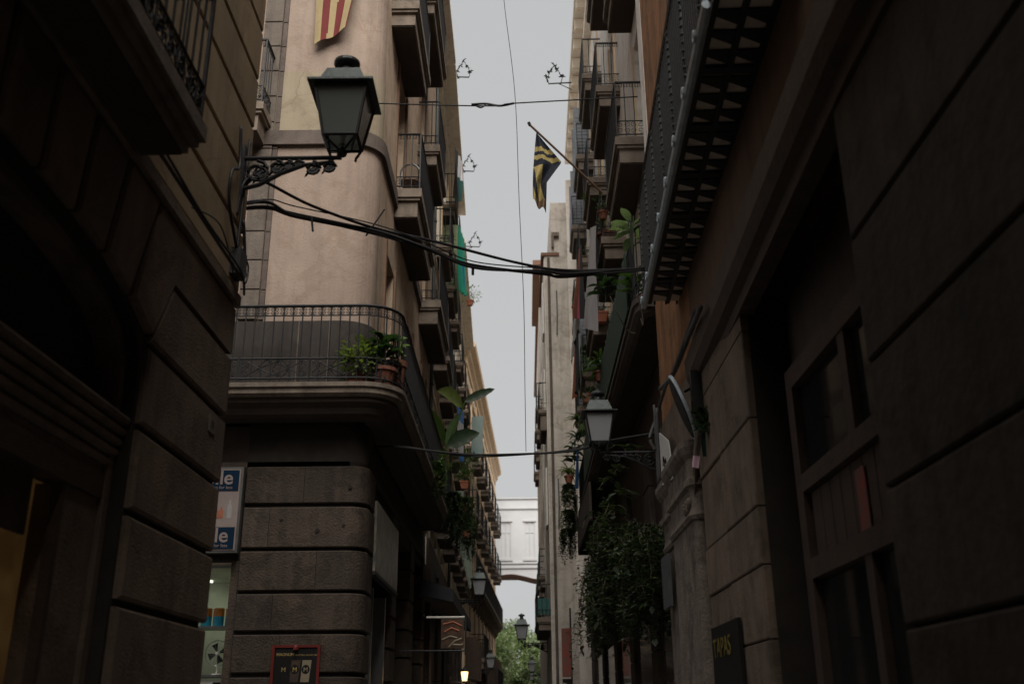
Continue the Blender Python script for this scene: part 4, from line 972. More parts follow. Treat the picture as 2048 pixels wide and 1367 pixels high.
# long first floor balcony with round near corner
def bpath(off=0):
    xo, y0, y1, r, n = 1.57, 12.0, 27.6, .5, 8
    P = [((2.12, y0), (0, -1)), ((xo + r, y0), (0, -1))]
    for i in range(1, n): a_ = PI / 2 * i / n; P.append(((xo + r - r * math.sin(a_), y0 + r - r * math.cos(a_)), (-math.sin(a_), -math.cos(a_))))
    P += [((xo, y0 + r), (-1, 0)), ((xo + .1, y1), (-1, 0))]
    return P
mb = MB(); sweep(mb, bpath(), [(-.5, 6.80), (0, 6.80), (0, 6.72), (-.03, 6.70), (-.03, 6.62), (-.08, 6.56), (-.14, 6.52), (-.5, 6.52)])
mb.box(1.72, 2.5, 12.1, 27.5, 6.59, 6.7)
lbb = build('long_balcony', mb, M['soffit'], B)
pp = [(p[0] - n[0] * .06, p[1] - n[1] * .06) for p, n in bpath()]
mb = MB(); 
for z, r in ((7.85, .02), (7.05, .012), (6.86, .012)): mb.tube([(x, y, z) for x, y in pp], r, 5)
build('rail', mb, M['iron'], lbb)
mb = MB()
for x, y in resample(pp, .12): mb.tube([(x, y, 6.8), (x, y, 7.85)], .009, 4, cap=False)
build('railing_bars', mb, M['iron'], lbb)['kind'] = 'stuff'
mb = MB(); q = resample(pp, .2)
for (x0, y0), (x1, y1) in zip(q[:-1], q[1:]):
    if y0 > 20: break
    e = Vector((x1 - x0, y1 - y0, 0)).normalized(); c = Vector((x0, y0, 6.955))
    mb.tube(spiral(c, e, U, .085, 1.6, 12, 0), .009, 4); mb.tube(spiral(c + e * .1, e, U, .05, 1.3, 9, 2, -1), .007, 4)
build('scroll_panel', mb, M['iron'], lbb)
mb = MB()
for k in range(150):
    y = 13.0 + k * .075; x = 1.555 + .1 * (y - 12.5) / 15; mb.box(x + .01, x + .03, y, y + .068, 6.9, 7.78 + .05 * math.sin(k * 1.7))
build('reed_screen', mb, M['reed'], lbb)['kind'] = 'stuff'
mb = MB(); mb.box(1.62, 2.30, 27.3, 27.36, 5.6, 6.58); mb.box(1.62, 1.68, 22.5, 27.36, 5.7, 6.55); build('rolled_blind', mb, M['soffit'], lbb)
# ground floor of B
mb = MB(); f5.box(mb, 11.96, 32.98, .002, .03, 0, 6.5); build('base_wall', mb, M['wood'], B)
for y0, y1 in ((12.2, 13.0), (15.6, 16.4), (19.2, 20.0), (23.0, 23.8), (27.2, 28.0), (31.4, 33.0)):
    for k in range(9):
        mb = MB(); f5.stone(mb, [(y0, .62 * k + .008), (y1, .62 * k + .008), (y1, .62 * k + .61), (y0, .62 * k + .61)], .0, .12, .012); build('stone', mb, M['stone_c'], B)
for y0, y1 in ((13.1, 15.5), (16.5, 19.1), (20.1, 22.9), (23.9, 27.1), (28.1, 31.3)):
    mb = MB(); f5.box(mb, y0, y1, 0, .05, 0, 3.4); d_ = build('shop_door', mb, M['wood'], B)
    mb = MB(); f5.box(mb, y0 + .2, y1 - .2, .05, .06, 1.0, 3.1); build('pane', mb, M['pane'], d_)
    for z in (3.4, 3.9): 
        mb = MB(); f5.box(mb, y0, y1, 0, .1, z, z + .08); build('moulding', mb, M['wood'], B)
# crowning cornice with modillions
mb = MB(); f5.box(mb, 11.95, 33.0, -.3, .22, 20.3, 20.6); f5.box(mb, 11.95, 33.0, -.3, .50, 21.05, 21.3); f5.box(mb, 11.95, 33.0, -.3, .16, 20.6, 21.05); build('cornice', mb, M['pale'], B)
md = MB(); md.box(-.0, .30, -.11, .11, .05, .4); mdm = None
y = 12.3
while y < 32.8:
    p_ = f5.p(y, .46, 20.63)
    if mdm is None: o = build('modillion', md, M['cream'], B); mdm = o.data
    else: o = bpy.data.objects.new('modillion', mdm); link(o, B)
    o.location = Vector(p_) ; o.location = Vector((p_[0], p_[1], p_[2])) - 0 * Vector(p_)
    y += .95

# ================================================================== RIGHT FAR BUILDINGS (C)
C1 = thing('bare_walled_house', (1.05, 33.1, 0), 'tall pale house with bare stained party wall facing up the street', 'building')
mb = MB(); mb.box(1.05, 5.5, 33.15, 38, 0, 17.3); build('wall', mb, M['bare'], C1)
mb = MB(); mb.box(1.32, 5.5, 33.35, 37.5, 17.3, 19.6); build('roof_tower', mb, M['bare'], C1)
mb = MB(); mb.box(1.33, 1.62, 33.2, 33.35, 18.15, 18.3); mb.box(1.33, 1.42, 33.2, 33.35, 17.7, 18.15); build('chimney_hood', mb, M['slab'], C1)
mb = MB(); mb.box(.93, 1.6, 33.1, 38.1, 17.3, 17.42); build('eaves', mb, M['roof'], C1)
mb = MB(); mb.box(1.9, 2.35, 33.05, 33.15, 0, 20.4); build('rendered_strip', mb, M['pale'], C1)
for x, z0, z1 in ((1.45, 14.2, 15.9), (1.18, 4.0, 6.0), (1.35, 7.3, 9.0)):
    mb = MB(); mb.tube([(x, 33.1, z0), (x + .03, 33.09, (z0 + z1) / 2), (x + .02, 33.1, z1)], .025, 5); build('crack_pipe', mb, M['rubber'], C1)
mb = MB(); mb.tube([(1.2, 33.08, 0), (1.2, 33.08, 17.2)], .045, 8); build('drainpipe', mb, M['quoin'], C1)
fc = RT(1.05)
for z in (7.6, 11.2, 14.6):
    window(Fr((1.05, 0), (0, 1), (-1, 0)), C1, 34.0, 35.0, z, z + 2.0, M['white'], M['pane'], -.02)
mb = MB(); fc.box(mb, 33.16, 38, 0, .015, 0, 17.2); build('street_wall', mb, M['pale'], C1)
balcony(fc, C1, 33.5, 35.6, 11.55, .3, det=0, slab_t=.12, mould=.6, rail=1.0)
cbb = balcony(fc, C1, 33.3, 38.2, 4.5, .48, det=1, slab_t=.14, mould=.25, rail=1.05)
mb = MB(); fc.box(mb, 33.35, 38.1, .44, .45, 4.6, 5.2); fc.box(mb, 33.34, 33.35, .05, .44, 4.6, 5.1); build('netting', mb, M['net'], cbb)
C2 = thing('narrow_end_house', (1.05, 38.2, 0), 'narrow pale house with brown eaves and netted balconies beyond the bare wall on right', 'building')
fc2 = Fr((1.02, 38.1), (.006, 1), (-1, .006))
ops = [(c, c + 1, z, z + 2) for c in (1.0, 4.4, 8.4, 12.4) for z in (6.5, 9.8, 13.2, 16.2)]
mb = MB(); fc2.wall(mb, 0, 18.5, 0, 19.2, ops, .25, 5); build('wall', mb, M['pale'], C2)
for i, o in enumerate(ops):
    window(fc2, C2, *o, M['white'], M['pane'], .12)
    if o[2] < 14 and (i % 4 != 1):
        b_ = balcony(fc2, C2, o[0] - .4, o[1] + .5, o[2], .26, det=0, slab_t=.12, mould=.3)
        if i % 4 in (0, 2): 
            mb = MB(); fc2.box(mb, o[0] - .36, o[1] + .46, .235, .24, o[2] + .1, o[2] + .95); build('netting', mb, M['net'], b_)
mb = MB(); fc2.box(mb, -.1, 7.0, -.3, .3, 19.2, 19.42); fc2.box(mb, 7.0, 18.6, -.3, .12, 19.2, 19.4); build('eaves', mb, M['roof'], C2)
C3 = thing('end_house', (1.55, 57, 0), 'shaded pale house where the bridge lands at the right', 'building')
mb = MB(); mb.box(1.5, 6, 56.8, 74, 0, 10.0); build('wall', mb, M['pale'], C3)
mb = MB(); mb.box(1.4, 6, 56.7, 68.9, 10.0, 10.15); build('eaves', mb, M['roof'], C3)

# ================================================================== LANTERNS
def make_lantern(loc, label, glassm, bracket=.8):
    """origin at the wall; +x points out from it. lamp axis at x=bracket"""
    t = thing('street_lantern', loc, label, 'street lamp', 'wall lanterns along the street')
    o = Vector(loc); b = bracket
    def B_(name, mb, m, par=t, smooth=False):
        mb.v = [(v[0] + o.x, v[1] + o.y, v[2] + o.z) for v in mb.v]; return build(name, mb, m, par, smooth=smooth)
    mb = MB(); mb.box(-.0, .02, -.03, .03, -.32, .14); B_('wall_plate', mb, M['iron'])
    mb = MB(); mb.tube([(.01, 0, .02), (b, 0, .02)], .018, 6); mb.tube([(b - .03, 0, .02), (b, 0, .06), (b, 0, .14)], .02, 6)
    mb.tube([(.01, 0, -.26), (.15, 0, -.22), (.32, 0, -.12), (.5, 0, -.045), (b - .06, 0, -.02)], .018, 6); B_('bracket_arm', mb, M['iron'])
    mb = MB()
    for cx_, cz_, r in ((.12, -.10, .10), (.155, -.13, .06), (.28, -.06, .06), (.37, -.045, .042), (.45, -.03, .03), (.57, -.075, .06), (.70, -.062, .052)):
        cx_ *= b / .8
        mb.tube(spiral((cx_, 0, cz_), (1, 0, 0), (0, 0, 1), r, 1.7, 18, PI / 2, -1), .017, 5)
        mb.tube(spiral((cx_ + .03, 0, cz_), (1, 0, 0), (0, 0, 1), r * .6, 1.2, 10, 0, 1), .012, 4)
        mb.leaf((cx_ - .02, 0, cz_ - r * .5), (-.7, .1, -.6), r * 1.1, r * .6, .3, 3); mb.leaf((cx_ + .02, .01, cz_ + r * .2), (.7, -.1, .5), r * .9, r * .5, .3, 3)
    B_('bracket_scrolls', mb, M['iron'])['kind'] = 'stuff'
    c = Vector((b, 0, 0)); z0, z1, zr = .16, .58, .60
    w0, w1 = .135, .205
    mb = MB()
    cr0 = [(b + sx * w0, sy * w0, z0) for sx, sy in ((-1, -1), (1, -1), (1, 1), (-1, 1))]; cr1 = [(b + sx * w1, sy * w1, z1) for sx, sy in ((-1, -1), (1, -1), (1, 1), (-1, 1))]
    for i in range(4):
        j = (i + 1) % 4; mb.tube([cr0[i], cr1[i]], .014, 5); mb.tube([cr0[i], cr0[j]], .014, 5); mb.tube([cr1[i], cr1[j]], .014, 5)
        mb.tube([cr0[i], (b + (cr0[i][0] - b) * .72, cr0[i][1] * .72, .06)], .012, 5); mb.tube([cr0[i], (b, 0, .07)], .010, 5); mb.lathe([(.004, 0), (.014, .012), (.004, .024)], (b + (cr0[i][0] - b) * .72, cr0[i][1] * .72, .035), 6)
    mb.lathe([(.035, .04), (.045, .06), (.03, .09), (.02, .1)], (b, 0, 0), 10); B_('frame', mb, M['iron'])
    for i in range(4):
        j = (i + 1) % 4; g_ = MB(); g_.add([cr0[i], cr0[j], cr1[j], cr1[i]], [(0, 1, 2, 3)])
        n_ = (Vector(cr0[i]) + Vector(cr0[j])) / 2 - Vector((b, 0, z0)); n_.z = 0; n_.normalize()
        g_.add([tuple(Vector(q) - n_ * .004) for q in (cr0[i], cr0[j], cr1[j], cr1[i])], [(3, 2, 1, 0)]); B_('glass_pane', g_, glassm)
    mb = MB(); mb.lathe([(.015, .12), (.02, .2), (.045, .27), (.05, .32), (.03, .37), (.01, .385)], (b, 0, 0), 10); B_('bulb', mb, M['white'], smooth=True)
    mb = MB(); wr = .265
    mb.box(b - wr, b + wr, -wr, wr, z1 + .014, zr + .012)
    ring = lambda w_, z: [(b - w_, -w_, z), (b + w_, -w_, z), (b + w_, w_, z), (b - w_, w_, z)]
    mb.hexa(ring(.20, zr + .013) + ring(.135, zr + .19)); B_('roof', mb, M['zinc'])
    mb = MB(); mb.lathe([(.09, 0), (.09, .02), (.065, .035), (.06, .06), (.055, .10), (.10, .105), (.11, .12), (.108, .145), (.08, .165), (.04, .18), (.012, .185), (.01, .21)], (b, 0, zr + .19), 18); B_('vent_cap', mb, M['zinc'], smooth=False)
    return t
lan = make_lantern((-2.2, 7.02, 5.80), 'large near lantern on scrolled bracket at the left stone corner', M['nglass'], .80)
lr = make_lantern((0, 0, 0), 'x', M['lglass'], .86)
def place(src, loc, rz, sc, label): return copy_tree(src, loc, label, rz, sc, 'wall lanterns along the street')
place(lr, (1.66, 11.45, 4.45), PI, .8, 'lantern with pale glass on right, in front of the hanging ivy')
place(lr, (-2.02, 30, 4.70), 0, 1.0, 'lantern with white glass on left, above the low balconies')
place(lr, (1.02, 37.6, 3.95), PI, 1.08, 'dark lantern on its bracket against the trees under the bridge')
place(lr, (-2.1, 46.5, 3.35), 0, .95, 'small lantern at left far end before amber house front')
place(lr, (1.50, 58, 3.6), PI, .95, 'small far lantern low against the trees at right')
place(lr, (-.95, 60, 1.75), 0, .9, 'furthest lantern, only its top showing at the bottom centre')
# hide the template by moving it where a real lamp hangs
lr.location = (1.02, 52.0, 3.05); lr.rotation_euler = (0, 0, PI); lr.scale = (.5,) * 3; lr['label'] = 'smallest lantern tucked behind the right wall beyond the netted balcony'
# lit wall lamp
t = thing('lit_wall_lamp', (-2.0, 24, 2.2), 'small lit amber wall lamp at the bottom left of the street', 'wall lamp')
mb = MB(); mb.tube([(-2.05, 24, 2.30), (-1.6, 24, 2.28), (-1.26, 24, 2.26)], .014, 6); mb.tube(spiral((-1.55, 24, 2.36), (1, 0, 0), (0, 0, 1), .07, 1.3, 12, 0), .01, 5); build('arm', mb, M['iron'], t)
mb = MB(); mb.lathe([(.055, 0), (.085, .2)], (-1.26, 24, 2.30), 6); build('lit_glass', mb, M['lit'], t)
mb = MB(); mb.lathe([(.1, 0), (.09, .02), (.03, .08), (.01, .12)], (-1.26, 24, 2.505), 8); mb.lathe([(.03, -.04), (.06, 0)], (-1.26, 24, 2.297), 8); build('cap', mb, M['iron'], t)
pl = bpy.data.lights.new('wall_lamp_light', 'POINT'); pl.energy = 3; pl.color = (1, .6, .3); pl.shadow_soft_size = .08
po = bpy.data.objects.new('wall_lamp_light', pl); po.location = (-1.26, 23.8, 2.4); C.objects.link(po)

# ================================================================== CABLES
def cable(name, label, runs, m=None, cat='cable'):
    t = thing(name, runs[0][0][0], label, cat)
    for pts, r in runs:
        # Catmull-Rom resample
        P = [Vector(p) for p in pts]; out = []
        for i in range(len(P) - 1):
            p0, p1, p2, p3 = P[max(i - 1, 0)], P[i], P[i + 1], P[min(i + 2, len(P) - 1)]
            for k in range(8):
                q = k / 8; out.append(.5 * ((2 * p1) + (p2 - p0) * q + (2 * p0 - 5 * p1 + 4 * p2 - p3) * q * q + (3 * p1 - p0 - 3 * p2 + p3) * q ** 3))
        out.append(P[-1]); mb = MB(); mb.tube(out, r, 6); build('strand', mb, m or M['cable'], t, smooth=True)
    return t
def J_(p, dz=.02, dy=.05): return (p[0], p[1] + random.uniform(-dy, dy), p[2] + random.uniform(-dz, dz))
base = [(-2.15, 7.25, 5.58), (-1.93, 7.6, 5.64), (-1.30, 8.1, 5.66), (-.83, 8.4, 5.62), (-.39, 8.7, 5.60), (.28, 9.0, 5.67), (.53, 9.3, 5.80), (1.36, 9.6, 6.0)]
base = [(-2.7, 7.55, 5.60), (-2.15, 7.5, 5.67), (-1.93, 7.8, 5.72), (-1.28, 8.2, 5.74), (-.83, 8.4, 5.66), (-.40, 8.7, 5.61), (.28, 9.0, 5.68), (.53, 9.3, 5.80), (1.36, 9.6, 5.97)]
runs = [([J_(p, .025, .04) for p in base], r) for r in (.013, .011, .010, .008, .007)]
runs.append(([(p[0], p[1], p[2] + dz) for p, dz in zip(base, (.02, .04, .08, .08, .07, .06, .045, .02, .02))], .006))
cb_ = cable('cable_bundle', 'thick sagging bundle of black cables crossing the street from the lantern corner', runs)
cable('single_cable', 'single thick cable sweeping down from the lantern bracket into the bundle', [([(-2.2, 7.0, 5.30), (-2.17, 7.02, 5.60), (-2.05, 7.1, 5.66), (-1.75, 7.6, 5.70), (-1.28, 8.2, 5.78), (-.8, 8.5, 5.80), (0.0, 8.9, 5.75), (.53, 9.3, 5.84), (1.36, 9.6, 5.99)], .015)])
t = thing('cable_spikes', (-1.25, 8.2, 5.7), 'three loose cable ends sticking out of the overhead bundle', 'cable')
for q0, q1, r_ in (((-1.36, 8.15, 5.68), (-1.20, 8.15, 5.95), .008), ((-1.80, 7.85, 5.72), (-1.78, 7.85, 5.58), .01), ((-.41, 8.7, 5.62), (-.41, 8.7, 5.53), .014)):
    mb = MB(); mb.tube([q0, q1], r_, 5); build('cable_end', mb, M['cable'], t)
b2 = [(-2.0, 13.6, 5.12), (-1.55, 13.2, 5.0), (-.7, 12.8, 4.80), (.04, 12.5, 4.72), (.7, 12.2, 4.68), (1.1, 11.9, 4.72), (1.72, 11.5, 4.72)]
cable('lower_cable_pair', 'pair of cables crossing low behind the right lantern', [(b2, .014), ([(p[0], p[1] + .02, p[2] + .025 * math.sin(i * 2)) for i, p in enumerate(b2)], .009)])
cable('thin_cross_wire', 'thin wire crossing high above near lantern from left to right', [([(-3.6, 12.9, 10.4), (-2.2, 9.6, 8.1), (-.33, 9.0, 7.62), (.02, 9.0, 7.65), (1.34, 9.2, 7.85), (1.77, 11.6, 9.3)][1:5], .007)])
cable('wire_knot', 'tangled wire remnants hanging on the crossing wire', [([(-.45, 9.0, 7.64), (-.3, 9.02, 7.66), (-.15, 9.0, 7.62), (.0, 9.0, 7.65)], .012), ([(-.4, 9.0, 7.62), (-.35, 9.0, 7.60), (-.3, 9.0, 7.63)], .008)])
cable('street_long_wire', 'thin wire dropping down the middle of the sky gap to the lower cables', [([(-.165, 10.5, 11.2), (-.115, 10.5, 10.2), (.012, 10.5, 8.8), (.05, 10.5, 7.3), (.09, 10.6, 6.0), (.10, 11.6, 5.3), (.11, 12.45, 4.74)], .0045)])
cable('facade_wires', 'black wires clipped along the ledge of the near left building', [([(-2.1, 3.0, 4.78), (-2.12, 4.5, 4.76), (-2.11, 5.6, 4.74), (-2.12, 6.6, 4.76), (-2.13, 7.1, 4.80), (-2.16, 7.2, 5.0), (-2.17, 7.1, 5.3)], .014), ([(-2.09, 3.0, 4.74), (-2.1, 5.0, 4.78), (-2.08, 5.9, 4.72), (-2.1, 6.9, 4.78), (-2.14, 7.2, 4.7)], .01), ([(-2.16, 5.9, 4.78), (-2.12, 6.4, 4.90), (-2.14, 6.9, 4.72)], .006)])
cable('corner_drop_cable', 'cable looping down the ochre wall below the near lantern bracket', [([(-2.18, 6.83, 6.0), (-2.17, 6.86, 5.66), (-2.16, 6.66, 5.5), (-2.17, 6.7, 5.25), (-2.16, 6.95, 5.0), (-2.16, 7.18, 4.86)], .013), ([(-2.18, 7.1, 6.05), (-2.18, 7.06, 5.4), (-2.18, 7.03, 4.8)], .012), ([(-2.15, 7.0, 5.02), (-2.13, 7.2, 4.95), (-2.13, 7.16, 4.78), (-2.15, 7.02, 4.9), (-2.14, 7.12, 5.0)], .008)])
cable('wall_conduit', 'curved grey conduit and black hose below the orange wall at right', [([(1.55, 8.0, 4.85), (1.62, 9.6, 4.9), (1.66, 10.6, 5.0), (1.64, 11.3, 4.85), (1.55, 11.3, 4.6), (1.6, 11.3, 4.45)], .02), ([(1.52, 7.6, 4.72), (1.6, 8.8, 4.86), (1.66, 10.0, 4.95), (1.66, 11.0, 5.1)], .026)], M['rubber'])
cable('downpipes', 'slim pipes running down the pilaster at right', [([(1.62, 11.1, 4.9), (1.62, 11.15, 4.05)], .02), ([(1.62, 11.3, 5.0), (1.62, 11.32, 4.05)], .015)], M['rubber'], 'pipe')
cable('trailing_white_cord', 'thin pale cord hanging from the long reed screened balcony', [([(1.15, 11.2, 6.35), (1.25, 11.3, 6.15), (1.38, 11.5, 6.02), (1.48, 11.6, 6.02)], .008), ([(1.28, 9.7, 5.72), (1.33, 9.75, 5.55), (1.34, 9.8, 5.42), (1.32, 9.8, 5.5)], .007)], M['quoin'], 'cord')
t = thing('cable_gland_box', (-2.18, 7.05, 4.75), 'dark junction box with cables at the left corner below the lantern', 'junction box')
mb = MB(); mb.box(-2.2, -2.12, 6.95, 7.12, 4.78, 5.0); build('box', mb, M['iron'], t)
t = thing('number_plate', (-2.2, 6.95, 3.55), 'small white plate on the sandstone of the near left building', 'plate')
mb = MB(); mb.box(-2.2, -2.193, 6.84, 6.99, 3.50, 3.63); build('plate', mb, M['quoin'], t); mb = MB(); mb.box(-2.1935, -2.192, 6.885, 6.945, 3.54, 3.59); build('symbol', mb, M['grey'], t)

# ================================================================== FLAGS AND CLOTH
def cloth(name, label, cat, P00, P10, P01, P11, m, amp=.05, nu=10, nv=14, folds=3, stripes=None, seed=0, taper=0):
    """P00 top-left, P10 top-right, P01 bottom-left, P11 bottom-right; stripes: list of material per u column band"""
    rnd = random.Random(seed); a, b, c, d = map(Vector, (P00, P10, P01, P11)); nrm = (b - a).cross(c - a); nrm.normalize()
    mats = [m] if not stripes else stripes[0]
    mb = MB(); ph = rnd.uniform(0, 6)
    for e in (0, .006):
        for j in range(nv + 1):
            v = j / nv
            for i in range(nu + 1):
                u_ = i / nu; top = a.lerp(b, u_); bot = c.lerp(d, u_); p = top.lerp(bot, v)
                k = amp * (.25 + .75 * v) * (math.sin(u_ * folds * 2 * PI + ph + v * 1.5) + .4 * math.sin(u_ * folds * 5 + v * 5))
                mb.v.append(tuple(p + nrm * (k + e)))
    N = (nu + 1) * (nv + 1)
    for s_ in (0, 1):
        for j in range(nv):
            for i in range(nu):
                o_ = s_ * N + j * (nu + 1) + i; mb.f.append((o_, o_ + 1, o_ + nu + 2, o_ + nu + 1) if s_ == 0 else (o_, o_ + nu + 1, o_ + nu + 2, o_ + 1))
                mb.mi.append(stripes[1](i / nu, j / nv) if stripes else 0)
    o = build(name, mb, mats, origin=tuple(a), smooth=True, nrm=False); tag(o, label, cat); return o
# striped yellow and black flag on a pole
fl = thing('striped_flag', (1.65, 16.9, 10.6), 'black and yellow striped flag drooping from a slanted pole over the street', 'flag')
p0, p1 = Vector((1.66, 16.6, 10.75)), Vector((.29, 16, 11.88))
mb = MB(); mb.tube([p0, p1], .022, 7); build('pole', mb, M['woodl'], fl)
mb = MB(); mb.tube([p1, p1 + Vector((-.02, 0, .05))], .03, 6); mb.tube(spiral(p1 + Vector((.0, 0, -.02)), (1, 0, 0), (0, 0, 1), .035, .8, 8, 0), .008, 5); build('finial', mb, M['iron'], fl)
mb = MB(); nu, nv = 30, 60
# hoist edge along the pole, the rest of the cloth hanging in folds
hoA, hoB = p0.lerp(p1, .60), p0.lerp(p1, .91)
outl = lambda v: None
for e in (0, .006):
    for j in range(nv + 1):
        v = j / nv
        for i in range(nu + 1):
            u_ = i / nu
            # left outline: pole tip straight down ; right outline: lower hoist point inward then down
            Lx = .41 - .06 * math.sin(v * 2.2) - .03 * v; Lz = 11.74 - 1.55 * v
            if v < .42: q = v / .42; Rx = .42 + (.86 - .42) * q; Rz = 11.74 - .66 * q
            else: q = (v - .42) / .58; Rx = .86 - .26 * min(1, q * 2.6) - .04 * q; Rz = 11.06 - (.04 * min(1, q * 3)) - .95 * q
            if v > .85: Lz = 11.74 - 1.55 * .85 - (v - .85) * .8
            x = Lx + (Rx - Lx) * u_; z = Lz + (Rz - Lz) * u_
            y = 16.05 + .09 * math.sin(u_ * 9 + v * 4) * (.2 + v) + e
            mb.v.append((x, y, z))
N = (nu + 1) * (nv + 1)
def band(i, j):
    u_, v = i / nu, j / nv
    s_ = v * 1.0 + u_ * .10 if v < .45 else .45 + (u_ * .9 - (v - .45) * .45)
    if v < .45: k = [(-1, .17, 0), (.17, .235, 1), (.235, .285, 0), (.285, .345, 1), (.345, 9, 0)]; q = v - .06 * u_
    else: q = u_ - (v - .45) * 1.1; k = [(-9, -.28, 1), (-.28, .0, 0), (.0, .34, 1), (.34, 9, 0)]
    if v > .86 and u_ > .25: return 2
    for a_, b_, c_ in k:
        if a_ <= q < b_: return c_
    return 0
for s_ in (0, 1):
    for j in range(nv):
        for i in range(nu):
            o_ = s_ * N + j * (nu + 1) + i; mb.f.append((o_, o_ + 1, o_ + nu + 2, o_ + nu + 1)); mb.mi.append(band(i, j))
build('cloth', mb, [M['navy'], M['yellow'], M['woodl']], fl, smooth=True, nrm=False)
# red and yellow flag top left
cloth('catalan_striped_flag'[8:] if 0 else 'hanging_flag', 'faded red and yellow vertically striped flag hanging at the top left', 'flag',
      (-3.15, 12.88, 13.0), (-2.42, 12.85, 13.0), (-3.10, 12.88, 11.36), (-2.60, 12.82, 11.62), M['fred'], .03, 30, 16, 1.3,
      ([M['fyel'], M['fred']], lambda u_, v: int(u_ * 5.2 + .1 * v) % 2), 3)
cloth('green_cloth', 'long emerald green cloth hanging from a left upper balcony', 'cloth', (-1.56, 24.6, 14.25), (-1.52, 27.0, 14.9), (-1.58, 25.6, 12.7), (-1.50, 27.6, 13.35), M['cloth_g'], .05, 14, 14, 3,
      ([M['cloth_g'], M['cloth_b']], lambda u_, v: 1 if (.42 < u_ < .55 and v > .45) else 0), 1)
cloth('patterned_sheet', 'light blue and yellow sheet hanging on a left balcony near the banana plant', 'laundry', (-1.62, 34.2, 11.5), (-1.56, 44, 14.4), (-1.62, 34.5, 10.1), (-1.56, 44, 12.5), M['cloth_l'], .05, 14, 8, 5, None, 2)
cloth('blue_towel', 'narrow blue towel hanging left of the patterned sheet', 'laundry', (-1.7, 27.5, 9.9), (-1.66, 30.0, 10.4), (-1.7, 28.3, 8.5), (-1.66, 30.2, 8.9), M['cloth_b'], .04, 8, 8, 2, ([M['cloth_b'], M['cloth_w']], lambda u_, v: int(v * 5) % 2), 4)
cloth('grey_shirts', 'pale and dark shirts drying high on the cream terraced house', 'laundry', (-1.68, 24.4, 16.6), (-1.60, 26.2, 17.2), (-1.7, 24.8, 15.2), (-1.62, 26.0, 15.7), M['cloth_w'], .08, 10, 8, 3, ([M['cloth_w'], M['cloth_k'], M['cloth_t']], lambda u_, v: (0 if v < .5 else 2) if u_ > .35 else 1), 5)
cloth('white_sheet', 'long white sheet hanging beside the flag pole on the right', 'laundry', (1.60, 18.9, 11.2), (1.66, 18.2, 10.9), (1.50, 20.4, 9.5), (1.62, 18.5, 8.7), M['cloth_w'], .04, 8, 12, 2, None, 6)
cloth('pink_scarf', 'pink and rust coloured cloth hanging on a right balcony', 'laundry', (1.68, 24.0, 13.1), (1.70, 23.3, 13.0), (1.60, 25.8, 11.9), (1.68, 22.6, 10.6), M['cloth_p'], .05, 10, 10, 2, ([M['cloth_r'], M['cloth_p'], M['cloth_k']], lambda u_, v: 0 if u_ < .35 else (1 if u_ < .7 else 2)), 7)
cloth('white_bag_cloth', 'white cloth looped over the railing above the bare wall', 'laundry', (1.66, 26.4, 12.3), (1.70, 24.9, 12.2), (1.62, 27.5, 11.1), (1.70, 25.5, 11.5), M['cloth_w'], .05, 8, 8, 2, None, 8)
cloth('dark_coat', 'dark coat hanging down from a right balcony beside bare wall', 'laundry', (1.66, 26.6, 11.6), (1.70, 25.5, 11.5), (1.62, 27.0, 9.9), (1.68, 25.5, 9.8), M['cloth_k'], .05, 8, 8, 2, ([M['cloth_k'], M['cloth_r']], lambda u_, v: 1 if u_ < .2 else 0), 9)
cloth('blue_tarp', 'bright blue strip of tarpaulin below the right lantern plants', 'tarpaulin', (1.56, 25.6, 8.1), (1.57, 24.9, 8.0), (1.55, 26.4, 7.2), (1.57, 25.2, 7.0), M['cloth_b'], .02, 6, 10, 1, None, 10)
cloth('lilac_cloth', 'small lilac cloth under the hanging plants at right', 'laundry', (1.60, 27.9, 7.3), (1.62, 26.9, 7.2), (1.58, 29.0, 6.4), (1.62, 27.0, 6.3), M['cloth_w'], .03, 6, 6, 1, None, 11)

# ================================================================== ROUND SIGN, RAGS, BOARD ON THE RIGHT PIER
rs_ = thing('round_projecting_sign', (1.6, 8.9, 4.3), 'round black projecting sign seen edge on above the right pier', 'sign')
mb = MB(); c = Vector((1.56, 9.0, 4.28)); tn = Vector((.35, .10, -.93)); ax = Vector((.92, -.15, .33)).normalized(); e1 = tn.normalized(); e2 = ax.cross(e1).normalized()
for s_, r in ((-.03, .30), (.0, .31), (.03, .30)):
    pass
ring = lambda r, d: [tuple(c + ax * d + e1 * math.cos(k * PI / 12) * r + e2 * math.sin(k * PI / 12) * r) for k in range(24)]
rr = [ring(.27, -.025), ring(.30, -.02), ring(.30, .02), ring(.27, .025)]
o_ = 0
mb.v = sum(rr, []); mb.f = [tuple(range(24))[::-1], tuple(range(72, 96))] + [(q * 24 + k, q * 24 + (k + 1) % 24, (q + 1) * 24 + (k + 1) % 24, (q + 1) * 24 + k) for q in range(3) for k in range(24)]; mb.mi = [0] * len(mb.f)
build('disc', mb, M['black'], rs_)
mb = MB(); mb.tube([tuple(c + ax * .0 + e1 * math.cos(k * PI / 12) * .31 + e2 * math.sin(k * PI / 12) * .31) for k in range(25)], .018, 6); build('rim', mb, M['ironb'], rs_)
mb = MB(); mb.box(1.60, 1.70, 8.7, 8.78, 4.15, 4.55); mb.tube([(1.70, 8.75, 4.45), (1.58, 8.95, 4.42)], .014, 6); mb.tube([(1.70, 8.75, 4.2), (1.6, 8.95, 4.2)], .014, 6); build('bracket', mb, M['iron'], rs_)
wp = thing('white_notice', (1.62, 10.6, 4.0), 'tall white notice with handwriting fixed beside the round sign', 'notice')
